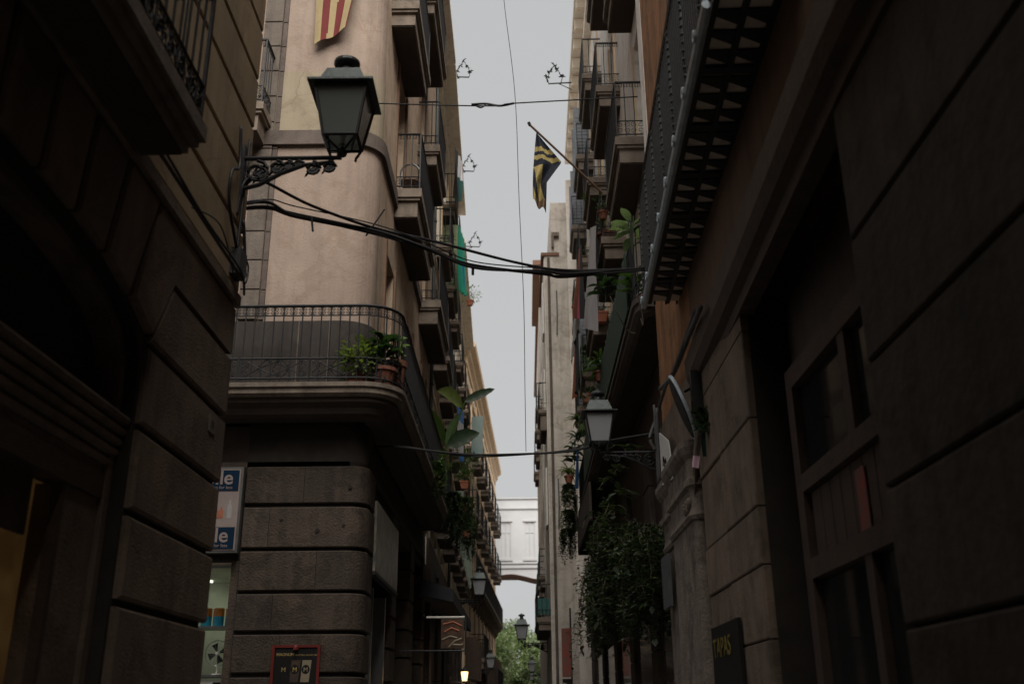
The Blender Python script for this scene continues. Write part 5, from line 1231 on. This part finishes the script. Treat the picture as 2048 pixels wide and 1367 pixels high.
mb = MB(); mb.add([(1.60, 10.9, 4.55), (1.60, 10.3, 4.3), (1.60, 10.1, 3.85), (1.60, 10.9, 3.95), (1.615, 10.9, 4.55), (1.615, 10.3, 4.3), (1.615, 10.1, 3.85), (1.615, 10.9, 3.95)], [(0, 1, 2, 3), (7, 6, 5, 4), (0, 1, 5, 4), (1, 2, 6, 5), (2, 3, 7, 6), (3, 0, 4, 7)]); build('panel', mb, M['white'], wp)
mb = MB()
for k in range(5): mb.tube([(1.595, 10.7 - .05 * k, 4.12 + .04 * math.sin(k * 2)), (1.595, 10.66 - .05 * k, 4.22 - .03 * k)], .006, 4)
build('handwriting', mb, M['black'], wp)
bd = thing('tilted_board', (1.66, 9.9, 3.9), 'brown square board hung corner down on the right pier', 'board')
mb = MB(); RT(1.69).stone(mb, [(10.6, 3.62), (9.3, 3.45), (9.1, 3.82), (9.6, 4.12)], 0, .03, .004); build('board', mb, M['wood'], bd)
cloth('green_rag', 'dark green ragged cloth dangling from the round sign', 'cloth', (1.62, 8.75, 4.12), (1.78, 8.6, 4.10), (1.70, 8.8, 3.76), (1.80, 8.6, 3.72), M['cloth_t'], .03, 8, 8, 2, None, 12)
cloth('pink_rag', 'pale rag with a pink end hanging below the round sign', 'cloth', (1.61, 8.75, 4.0), (1.67, 8.72, 4.0), (1.57, 8.8, 3.66), (1.62, 8.75, 3.64), M['quoin'], .012, 6, 10, 1, ([M['quoin'], M['cloth_pk']], lambda u_, v: 1 if v > .6 else 0), 13)
for k in range(5):
    mb = MB(); yy = 9.35 + k * .07; mb.lathe([(.004, -.05), (.03, -.02), (.034, .02), (.006, .05)], (1.62, yy, 3.45 - .05 * (k % 2)), 8); build('carved_leaf', mb, M['pillar'], A)
tp = thing('tapas_board', (1.69, 8.5, 1.8), 'black board with yellow TAPAS lettering on the right stone pier', 'sign')
mb = MB(); RT(1.69).box(mb, 7.85, 8.95, 0, .03, 1.0, 2.27); build('board', mb, M['black'], tp)
text_mesh('TAPAS', .22, (1.655, 8.88, 2.02), (0, -1, 0), (0, 0, 1), M['golddim'], tp, sx=1.15)
for q, z0, z1, w_ in ((0, 1.15, 1.55, .3),):
    mb = MB(); mb.tube([(1.655, 8.7, 1.75), (1.655, 8.5, 1.62), (1.655, 8.3, 1.8), (1.655, 8.15, 1.6)], .008, 4); build('chalk_drawing', mb, M['cloth_t'], tp)
# tall red signs at the foot of the bare wall
sp = thing('colourful_poster_column', (1.6, 31, 1.7), 'column of red and black striped posters at the foot of the bare wall', 'poster')
mb = MB(); mb.box(1.28, 1.56, 31.3, 31.4, 2.6, 4.0); build('red_panel', mb, M['posterr'], sp)
mb = MB(); mb.box(1.28, 1.56, 31.3, 31.4, 1.2, 2.55); build('black_panel', mb, M['black'], sp)
for k in range(4):
    mb = MB(); mb.hexa([(1.30, 31.28, 2.36 - k * .2), (1.54, 31.28, 2.28 - k * .2), (1.54, 31.295, 2.28 - k * .2), (1.30, 31.295, 2.36 - k * .2), (1.30, 31.28, 2.44 - k * .2), (1.54, 31.28, 2.36 - k * .2), (1.54, 31.295, 2.36 - k * .2), (1.30, 31.295, 2.44 - k * .2)]); build('white_stripe', mb, M['white'], sp)
mb = MB(); mb.tube([(1.56, 31.35, 0), (1.56, 31.35, 4.6)], .03, 6); build('post', mb, M['iron'], sp)

# food banner on left
fbn = thing('food_banner', (-1.3, 18, 2.7), 'dark food photo banner hanging from a white tube on the left', 'banner')
mb = MB(); mb.tube([(-1.62, 18, 3.18), (-.95, 18, 3.18)], .02, 8); build('tube', mb, M['white'], fbn)
mb = MB(); mb.box(-1.36, -.96, 17.99, 18.01, 2.66, 3.15); build('print', mb, M['bread'], fbn)
mb = MB(); mb.box(-.95, -.92, 17.97, 18.03, 2.55, 3.2); mb.tube([(-2.05, 18, 2.62), (-.93, 18, 2.62)], .015, 6); build('frame', mb, M['iron'], fbn)
for pts_ in ([(-1.34, 2.80), (-1.20, 2.86), (-1.08, 2.83)], [(-1.22, 2.68), (-1.12, 2.78), (-1.0, 2.82)], [(-1.3, 2.93), (-1.18, 3.0), (-1.05, 2.95)], [(-1.33, 3.06), (-1.15, 3.1), (-1.0, 3.03)], [(-1.15, 2.72), (-1.0, 2.71), (-.97, 2.74)]):
    mb = MB(); mb.tube([(x, 17.988, z) for x, z in pts_], .018, 5); build('bread_print', mb, M['terra'] if pts_[0][1] > 2.9 else M['creamprint'], fbn)
aw = thing('dark_awning', (-1.6, 24.5, 3.7), 'folded dark awning under the left balconies beside the food banner', 'awning')
mb = MB(); mb.hexa([(-2.05, 21, 3.9), (-1.35, 21, 3.75), (-1.35, 29, 3.75), (-2.05, 29, 3.9), (-2.05, 21, 4.25), (-1.35, 21, 4.0), (-1.35, 29, 4.0), (-2.05, 29, 4.25)]); build('canopy', mb, M['cloth_k'], aw)

# ================================================================== WIRE TREE DECORATIONS
dec0 = None
def decoration(loc, label, flip=1, s=1.0):
    global dec0
    if dec0 is None:
        t = thing('wire_tree_ornament', loc, label, 'ornament', 'wire tree ornaments on facade arms'); o = Vector(loc)
        mb = MB(); mb.tube([o, o + Vector((.62, 0, -.03))], .02, 5); build('arm', mb, M['iron'], t)
        mb = MB(); mb.tube([o + Vector((0, 0, -.22)), o + Vector((.36, 0, -.02))], .012, 5); build('brace', mb, M['iron'], t)
        mb = MB(); P = [(.62, 0), (.66, .18), (.62, .2), (.56, .38), (.52, .4), (.45, .58), (.38, .4), (.34, .38), (.28, .2), (.24, .18), (.28, 0)]
        mb.tube([o + Vector((x, 0, z)) for x, z in P], .009, 4)
        build('tree_wire', mb, M['iron'], t); mb = MB()
        rnd = random.Random(5)
        for (x0, z0), (x1, z1) in zip(P[:-1], P[1:]):
            for k in range(3):
                x, z = x0 + (x1 - x0) * k / 3, z0 + (z1 - z0) * k / 2; mb.leaf(o + Vector((x, 0, z)), (rnd.uniform(-1, 1), 0.2, rnd.uniform(-1, 1)), .11, .07, .2, 2); mb.lathe([(.003, -.014), (.014, 0), (.003, .014)], (o.x + x, o.y, o.z + z), 5)
        build('tree_outline', mb, M['zinc'], t, nrm=False); dec0 = t; return t
    t = copy_tree(dec0, loc, label, 0 if flip > 0 else PI, s, 'wire tree ornaments on facade arms'); return t
decoration((-1.92, 24.5, 19.0), 'topmost wire tree ornament on an arm beside the left eaves', 1)
decoration((-1.95, 28.5, 18.2), 'middle wire tree ornament on an arm beside the left eaves', 1, 1.0)
decoration((-1.95, 33.5, 17.9), 'lowest wire tree ornament on an arm beside the left eaves', 1, 1.0)
decoration((1.78, 26.0, 19.8), 'wire tree ornament reaching out from the right parapet', -1, 1.15)

# ================================================================== PLANTS
def pot(t, c, r=.13, h=.2, square=False, m='terra'):
    mb = MB(); x, y, z = c
    if square:
        mb.hexa([(x - r * .7, y - r * .7, z), (x + r * .7, y - r * .7, z), (x + r * .7, y + r * .7, z), (x - r * .7, y + r * .7, z), (x - r, y - r, z + h * .82), (x + r, y - r, z + h * .82), (x + r, y + r, z + h * .82), (x - r, y + r, z + h * .82)])
        mb.box(x - r * 1.1, x + r * 1.1, y - r * 1.1, y + r * 1.1, z + h * .82, z + h)
    else: mb.lathe([(r * .68, 0), (r, h * .8), (r * 1.12, h * .8), (r * 1.12, h), (r * .9, h)], c, 14)
    build('pot', mb, M[m], t)
def plant(kind, c, r, label, name='potted_plant', potr=.13, poth=.2, m=None, seed=0, square=False, n=None, has_pot=True, group=None, potm='terra'):
    rnd = random.Random(seed + int(c[1] * 10)); t = thing(name, c, label, 'plant', group)
    if has_pot: pot(t, c, potr, poth, square, potm)
    x, y, z = c; z0 = z + (poth if has_pot else 0); mb = MB(); stems = MB()
    if kind == 'broad':
        for k in range(n or 26):
            a = rnd.uniform(0, 2 * PI); h = rnd.uniform(.15, 1) * r * 1.5; b_ = (x + math.cos(a) * r * .12, y + math.sin(a) * r * .12, z0 + h)
            mb.leaf(b_, (math.cos(a), math.sin(a), rnd.uniform(.1, .9)), r * rnd.uniform(.6, .95), r * .32, rnd.uniform(.15, .4), 4)
        for k in range(4): a = k * 1.6; stems.tube([(x, y, z0), (x + .04 * math.cos(a), y + .04 * math.sin(a), z0 + r * 1.5)], .009, 5)
    elif kind == 'spiky':
        for k in range(n or 40):
            a = rnd.uniform(0, 2 * PI); mb.leaf((x, y, z0 + rnd.uniform(0, r * .3)), (math.cos(a), math.sin(a), rnd.uniform(.3, 1.6)), r * rnd.uniform(.8, 1.4), r * .1, rnd.uniform(.25, .5), 5)
    elif kind == 'bushy':
        for k in range(n or 220):
            v = Vector((rnd.gauss(0, 1), rnd.gauss(0, 1), rnd.gauss(0, .9))); v = v.normalized() * r * rnd.random() ** .45
            mb.leaf((x + v.x, y + v.y, z0 + r * .7 + v.z), (v.x + rnd.gauss(0, .1), v.y, v.z + rnd.uniform(-.1, .2)), rnd.uniform(.07, .13), rnd.uniform(.035, .06), .3, 2)
        for k in range(6): a = k; stems.tube([(x, y, z0), (x + math.cos(a) * r * .6, y + math.sin(a) * r * .6, z0 + r * 1.1)], .006, 4)
    elif kind == 'trailing':
        for k in range(n or 26):
            a = rnd.uniform(0, 2 * PI); L = r * rnd.uniform(.8, 2.6); px, py = x + math.cos(a) * r * .25, y + math.sin(a) * r * .35; pz = z0; st = [(px, py, pz)]
            for q in range(int(L / .07)):
                px += rnd.gauss(0, .018) + math.cos(a) * .012 * (q < 4); py += rnd.gauss(0, .02); pz -= .065 if q > 1 else -.02; st.append((px, py, pz))
                for w_ in range(3): mb.leaf((px, py, pz), (rnd.gauss(0, 1), rnd.gauss(0, 1), rnd.uniform(-.6, .3)), rnd.uniform(.05, .1), rnd.uniform(.03, .055), .3, 2)
            stems.tube(st, .004, 3, cap=False)
    build('foliage', mb, M[m or 'leaf_m'], t, nrm=False)
    if stems.v: build('stem', stems, M['leaf_d'] if kind != 'bushy' else M['bark'], t)
    return t
# on the round corner balcony
plant('broad', (-1.80, 12.72, 5.72), .34, 'tall dark rubber plant at the balcony corner beside the railing', m='leaf_d', potr=.17, poth=.24, n=40, seed=1, potm='terrad')
plant('broad', (-1.52 - .14, 13.0, 5.74), .26, 'blue green leaved plant leaning over the rounded railing corner', m='leaf_p', potr=.13, poth=.42, n=14, seed=4, potm='terrad')
plant('bushy', (-2.10, 12.7, 5.72), .30, 'bright green bushy plant on the round balcony, left of the rubber plant', m='leaf_y', potr=.15, poth=.16, n=420, seed=2, potm='terrad')
t = thing('plant_saucer', (-2.2, 12.6, 5.705), 'terracotta saucer under the railing left of the rubber plant', 'saucer'); mb = MB(); mb.lathe([(.12, 0), (.15, .03)], (-2.18, 12.62, 5.705), 16); build('dish', mb, M['terra'], t)
t = thing('round_chair', (-1.85, 15.4, 10), 'round backed wicker chair standing behind the left balcony railing', 'chair')
mb = MB(); mb.tube([(-2.0 + .17 + .17 * math.cos(a * PI / 10), 15.3, 10.45 + .20 * math.sin(a * PI / 10)) for a in range(11)], .018, 6); mb.tube([(-1.66, 15.3, 10.45), (-1.66, 15.3, 9.96)], .014, 5); mb.tube([(-2.0, 15.3, 10.45), (-2.0, 15.3, 9.96)], .014, 5); build('frame', mb, M['steel'], t)
mb = MB(); mb.lathe([(.2, 0), (.2, .04)], (-1.84, 15.5, 10.36), 16); build('seat', mb, M['woodl'], t)
# banana plant on the first floor balcony
t = thing('banana_plant', (-1.72, 20.0, 5.72), 'big banana plant spreading paddle leaves over the left balcony rail', 'plant')
pot(t, (-1.72, 20.0, 5.72), .2, .3)
def bigleaf(b0, tip, W, m, dr=.12, up=(0, 0, 1)):
    b0, tip = Vector(b0), Vector(tip); d = tip - b0; mb = MB(); side = d.cross(Vector((.3, .9, .25))).normalized(); n = 12; nrm = d.cross(side).normalized(); o = 0
    for i in range(n + 1):
        q = i / n; p = b0 + d * q + Vector((0, 0, 1)) * dr * math.sin(PI * q) ; w_ = W * (math.sin(PI * min(.999, q ** .8)) ** .7) * .5 if 0 < i < n else .004
        rip = .02 * math.sin(i * 2.3)
        mb.v += [tuple(p - side * w_ + nrm * (.35 * w_ + rip)), tuple(p), tuple(p + side * w_ + nrm * (.35 * w_ - rip))]
    for i in range(n):
        for k in (0, 1): mb.f.append((3 * i + k, 3 * i + k + 1, 3 * i + k + 4, 3 * i + k + 3)); mb.mi.append(0)
    build('leaf', mb, M[m], t, smooth=True, nrm=False)
crown = (-1.50, 20.0, 6.7)
bigleaf((-1.10, 20.1, 7.75), (-.47, 20.3, 8.1), .19, 'leaf_d', .02); bigleaf((-1.12, 20, 7.6), (-1.68, 20.2, 8.05), .26, 'leaf_y', .12)
bigleaf((-1.45, 20, 6.75), (-.78, 20, 7.05), .33, 'leaf_d', .06); bigleaf((-1.5, 20.3, 6.85), (-1.2, 20.2, 7.55), .2, 'leaf_m', .05); bigleaf((-1.5, 19.8, 6.8), (-1.75, 19.4, 7.4), .25, 'leaf_m', .05)
mb = MB(); mb.tube([(-1.72, 20, 6.0), (-1.6, 20, 6.5), crown], .05, 8, r2=.03); mb.tube([crown, (-1.25, 20, 7.3), (-1.10, 20.1, 7.75)], .02, 6, r2=.012); mb.tube([crown, (-1.3, 20, 7.2), (-1.12, 20, 7.6)], .016, 6); build('stem', mb, M['leaf_m'], t)
plant('trailing', (-1.52, 18.2, 5.95), .34, 'trailing creeper spilling over the left balcony before the banana plant', has_pot=False, m='leaf_m', n=30, seed=5)
plant('bushy', (-1.62, 19.2, 5.74), .34, 'fern like plant on the left balcony just before the banana plant', m='leaf_m', seed=6, n=260)
plant('trailing', (-1.5, 22.6, 6.3), .42, 'hanging creeper under the left first floor balcony end', has_pot=False, m='leaf_i', n=40, seed=7)
for i, (y, z, lb) in enumerate(((26.2, 7.2, 'upper square terracotta pot with geraniums on left balcony column'), (26.4, 6.6, 'second square terracotta pot down the left balcony column'), (27.0, 6.05, 'third terracotta pot lower on the left balcony column'))):
    plant('bushy' if i != 1 else 'spiky', (-1.42, y, z), .22, lb, potr=.12, poth=.2, square=True, m='leaf_m' if i != 1 else 'leaf_p', seed=20 + i, n=150 if i != 1 else 30)
for i, (y, z, x, lb) in enumerate(((25.2, 6.1, -1.45, 'dense green creeper beside the upper left square pots'), (27.6, 6.6, -1.42, 'leafy creeper hanging right of the left square pots'), (29.5, 6.2, -1.45, 'far creeper reaching down towards the white left lantern'), (24.0, 5.7, -1.5, 'creeper curtain below the left pots'))):
    plant('trailing', (x, y, z + .6), .5, lb, has_pot=False, m=('leaf_i', 'leaf_m', 'leaf_i', 'leaf_i')[i], n=46, seed=30 + i)
plant('bushy', (-1.6, 30.2, 8.4), .4, 'bushy plant beneath the patterned sheet on left', m='leaf_m', seed=40, n=260, has_pot=True)
plant('bushy', (-1.65, 33, 15.3), .4, 'small green plant high on the left roof edge', m='leaf_p', seed=41, n=120)
# right side plants
plant('trailing', (1.70, 8.72, 4.12), .13, 'dark green leafy garland hanging behind the round sign', name='garland', has_pot=False, m='leaf_i', seed=200, n=16)
plant('bushy', (1.74, 8.6, 3.92), .12, 'clump of dark foliage under the round sign bracket', name='garland', has_pot=False, m='leaf_d', seed=201, n=110)
plant('broad', (1.60, 12.35, 7.45), .40, 'fig like plant with grey green leaves above the rounded end of the reed screened balcony', m='leaf_p', has_pot=False, n=18, seed=50)
plant('broad', (1.66, 12.85, 7.0), .30, 'broad leaved plant rising inside the rounded balcony end, lower than the fig like plant', m='leaf_m', n=22, seed=51, has_pot=False)
plant('broad', (1.62, 16.6, 8.55), .42, 'big leafed plant crossing the cable bundle on the right', m='leaf_d', n=20, seed=53, has_pot=False)
plant('spiky', (1.62, 18.2, 7.55), .50, 'arching palm like plant over the reed screen at right', m='leaf_m', seed=54, n=46, potm='terrad')
plant('spiky', (1.85, 20.9, 11.5), .30, 'agave like plant left of the flag pole', m='leaf_d', seed=55, n=30, has_pot=False)
plant('spiky', (1.86, 23.9, 11.5), .30, 'dark spiky plant behind the cable bundle at right', m='leaf_d', seed=56, n=30, has_pot=False)
for i, (c, k_, r, pr, lb, sq, mm, n_, pm) in enumerate((
    ((1.76, 17.8, 10.82), 'bushy', .2, .10, 'round red pot at the flag pole foot on right balcony', 0, 'leaf_d', 40, 'terrad'),
    ((1.90, 18.55, 10.56), 'bushy', .2, .19, 'wide brown terracotta bowl on the second floor right balcony', 0, 'leaf_p', 30, 'terrad'),
    ((2.02, 21.9, 10.22), 'bushy', .1, .145, 'largest square terracotta planter hung on the right, above the palm', 1, 'leaf_m', 8, 'terra'),
    ((1.93, 26.0, 9.50), 'bushy', .1, .135, 'square terracotta planter hung above the right lantern', 1, 'leaf_m', 8, 'terra'),
    ((1.88, 26.2, 9.18), 'bushy', .1, .11, 'lower square terracotta planter behind the right lantern cap', 1, 'leaf_m', 8, 'terra'),
    ((1.95, 29.7, 13.62), 'bushy', .12, .15, 'orange terracotta tub on the far right balcony beside bare wall', 0, 'leaf_p', 20, 'terra'),
    ((1.96, 26.4, 10.42), 'bushy', .1, .15, 'low red bowl on the small railing above square planters', 0, 'leaf_y', 12, 'terra'),
    ((1.42, 27.2, 7.55), 'spiky', .42, .12, 'terracotta pot with yellow green grasses against bare wall edge', 0, 'leaf_y', 60, 'terra'))):
    plant(k_, c, r, lb, potr=pr, poth=pr * 1.7, square=bool(sq), m=mm, seed=60 + i, n=n_, potm=pm)
for i, (c, lb, k_, r, mm) in enumerate((((1.60, 25.3, 8.75), 'grass tufts left of the right lantern', 'spiky', .36, 'leaf_m'), ((1.58, 25.0, 8.15), 'dark fern left of the right lantern glass', 'spiky', .42, 'leaf_d'), ((1.52, 26.0, 7.75), 'drooping broad leaved fern over the bare wall edge', 'broad', .42, 'leaf_d'), ((1.42, 27.4, 7.5), 'trailing creeper hanging from the reed screen end', 'trailing', .40, 'leaf_m'), ((1.42, 28.0, 6.9), 'lower yellow green creeper trailing over the bare wall', 'trailing', .42, 'leaf_y'), ((1.40, 28.2, 6.4), 'lowest dark creeper fading down the bare wall', 'trailing', .45, 'leaf_i'))):
    plant(k_, c, r, lb, has_pot=False, m=mm, seed=80 + i, n=50 if k_ != 'broad' else 30)
for i, (c, lb, k_, r, mm, hp) in enumerate((((1.86, 22.3, 13.85), 'trailing plant on the third floor balcony, third stack on right', 'trailing', .2, 'leaf_m', False), ((1.95, 26.3, 13.85), 'grassy pot on the third floor balcony, fourth stack on right', 'spiky', .22, 'leaf_d', True), ((1.78, 19.9, 10.5), 'creeper spilling from the second floor balcony behind the flag pole foot', 'trailing', .26, 'leaf_i', False), ((1.84, 24.1, 10.4), 'dense creeper below the largest square planter', 'trailing', .3, 'leaf_m', False), ((1.60, 20.6, 7.7), 'bushy plant on the reed screen above the right lantern', 'bushy', .3, 'leaf_d', False), ((1.60, 22.6, 7.8), 'pale tufts on the reed screen top behind right lantern cap', 'spiky', .26, 'leaf_p', False))):
    plant(k_, c, r, lb, has_pot=hp, m=mm, seed=120 + i, n={'bushy': 90, 'spiky': 34, 'trailing': 22}[k_], potr=.11, poth=.16, potm='terrad')
# ivy curtain on the right ground floor
iv = thing('ivy_curtain', (1.9, 17, 3.4), 'big dark ivy curtain hanging over the right ground floor shopfronts', 'plant')
rnd = random.Random(99); mb = MB(); mb2 = MB(); st_ = MB()
for k in range(300):
    y = rnd.uniform(12.6, 27.5); top = 3.75 + 1.5 * min(1, (y - 12.2) / 8) * rnd.uniform(.45, 1.1); x = 2.03 - rnd.random() ** 2 * .42; L = rnd.uniform(.4, 1.7) * (1.1 if y > 15 else .8)
    pz = top; px, py = x, y; st = [(px, py, pz)]
    while pz > top - L:
        pz -= rnd.uniform(.05, .09); px += rnd.gauss(0, .02); py += rnd.gauss(0, .03); px = min(px, 2.05); st.append((px, py, pz))
        for w_ in range(3): (mb if rnd.random() > .12 else mb2).leaf((px, py, pz), (rnd.gauss(-.4, 1), rnd.gauss(-.4, 1), rnd.uniform(-.7, .4)), rnd.uniform(.04, .15), rnd.uniform(.03, .09), .3, 2)
    st_.tube(st[::2], .005, 3, cap=False)
mb3 = MB()
for k in range(70):
    y = rnd.uniform(12.8, 26); x = rnd.uniform(1.45, 1.95); pz = rnd.uniform(3.2, 5.4); a = rnd.uniform(-1, 1); st = [(x, y, pz)]
    for q in range(rnd.randint(4, 12)):
        x += -.03 + rnd.gauss(0, .015); y += a * .03; pz += .05 - .018 * q; st.append((x, y, pz)); mb3.leaf((x, y, pz), (rnd.gauss(0, 1), rnd.gauss(0, 1), rnd.uniform(-.5, .6)), rnd.uniform(.08, .2), rnd.uniform(.05, .12), .25, 3)
    st_.tube(st, .004, 3, cap=False)
build('loose_shoots', mb3, M['leaf_i'], iv, nrm=False, kind='stuff')
build('dark_foliage', mb, M['leaf_i'], iv, nrm=False, kind='stuff'); build('pale_leaves', mb2, M['leaf_p'], iv, nrm=False, kind='stuff'); build('stems', st_, M['bark'], iv, kind='stuff')


# ================================================================== HAZE
HAZE = 0.0
if HAZE:
    hz = MB(); hz.box(-60, 60, -60, 130, -1.2, 26)
    hm = bpy.data.materials.new('haze'); hm.use_nodes = True; t = hm.node_tree; t.nodes.clear()
    o = t.nodes.new('ShaderNodeOutputMaterial'); v = t.nodes.new('ShaderNodeVolumePrincipled')
    v.inputs['Color'].default_value = (.92, .94, .96, 1); v.inputs['Density'].default_value = HAZE
    t.links.new(v.outputs[0], o.inputs['Volume']); build('haze', hz, hm, kind='stuff')
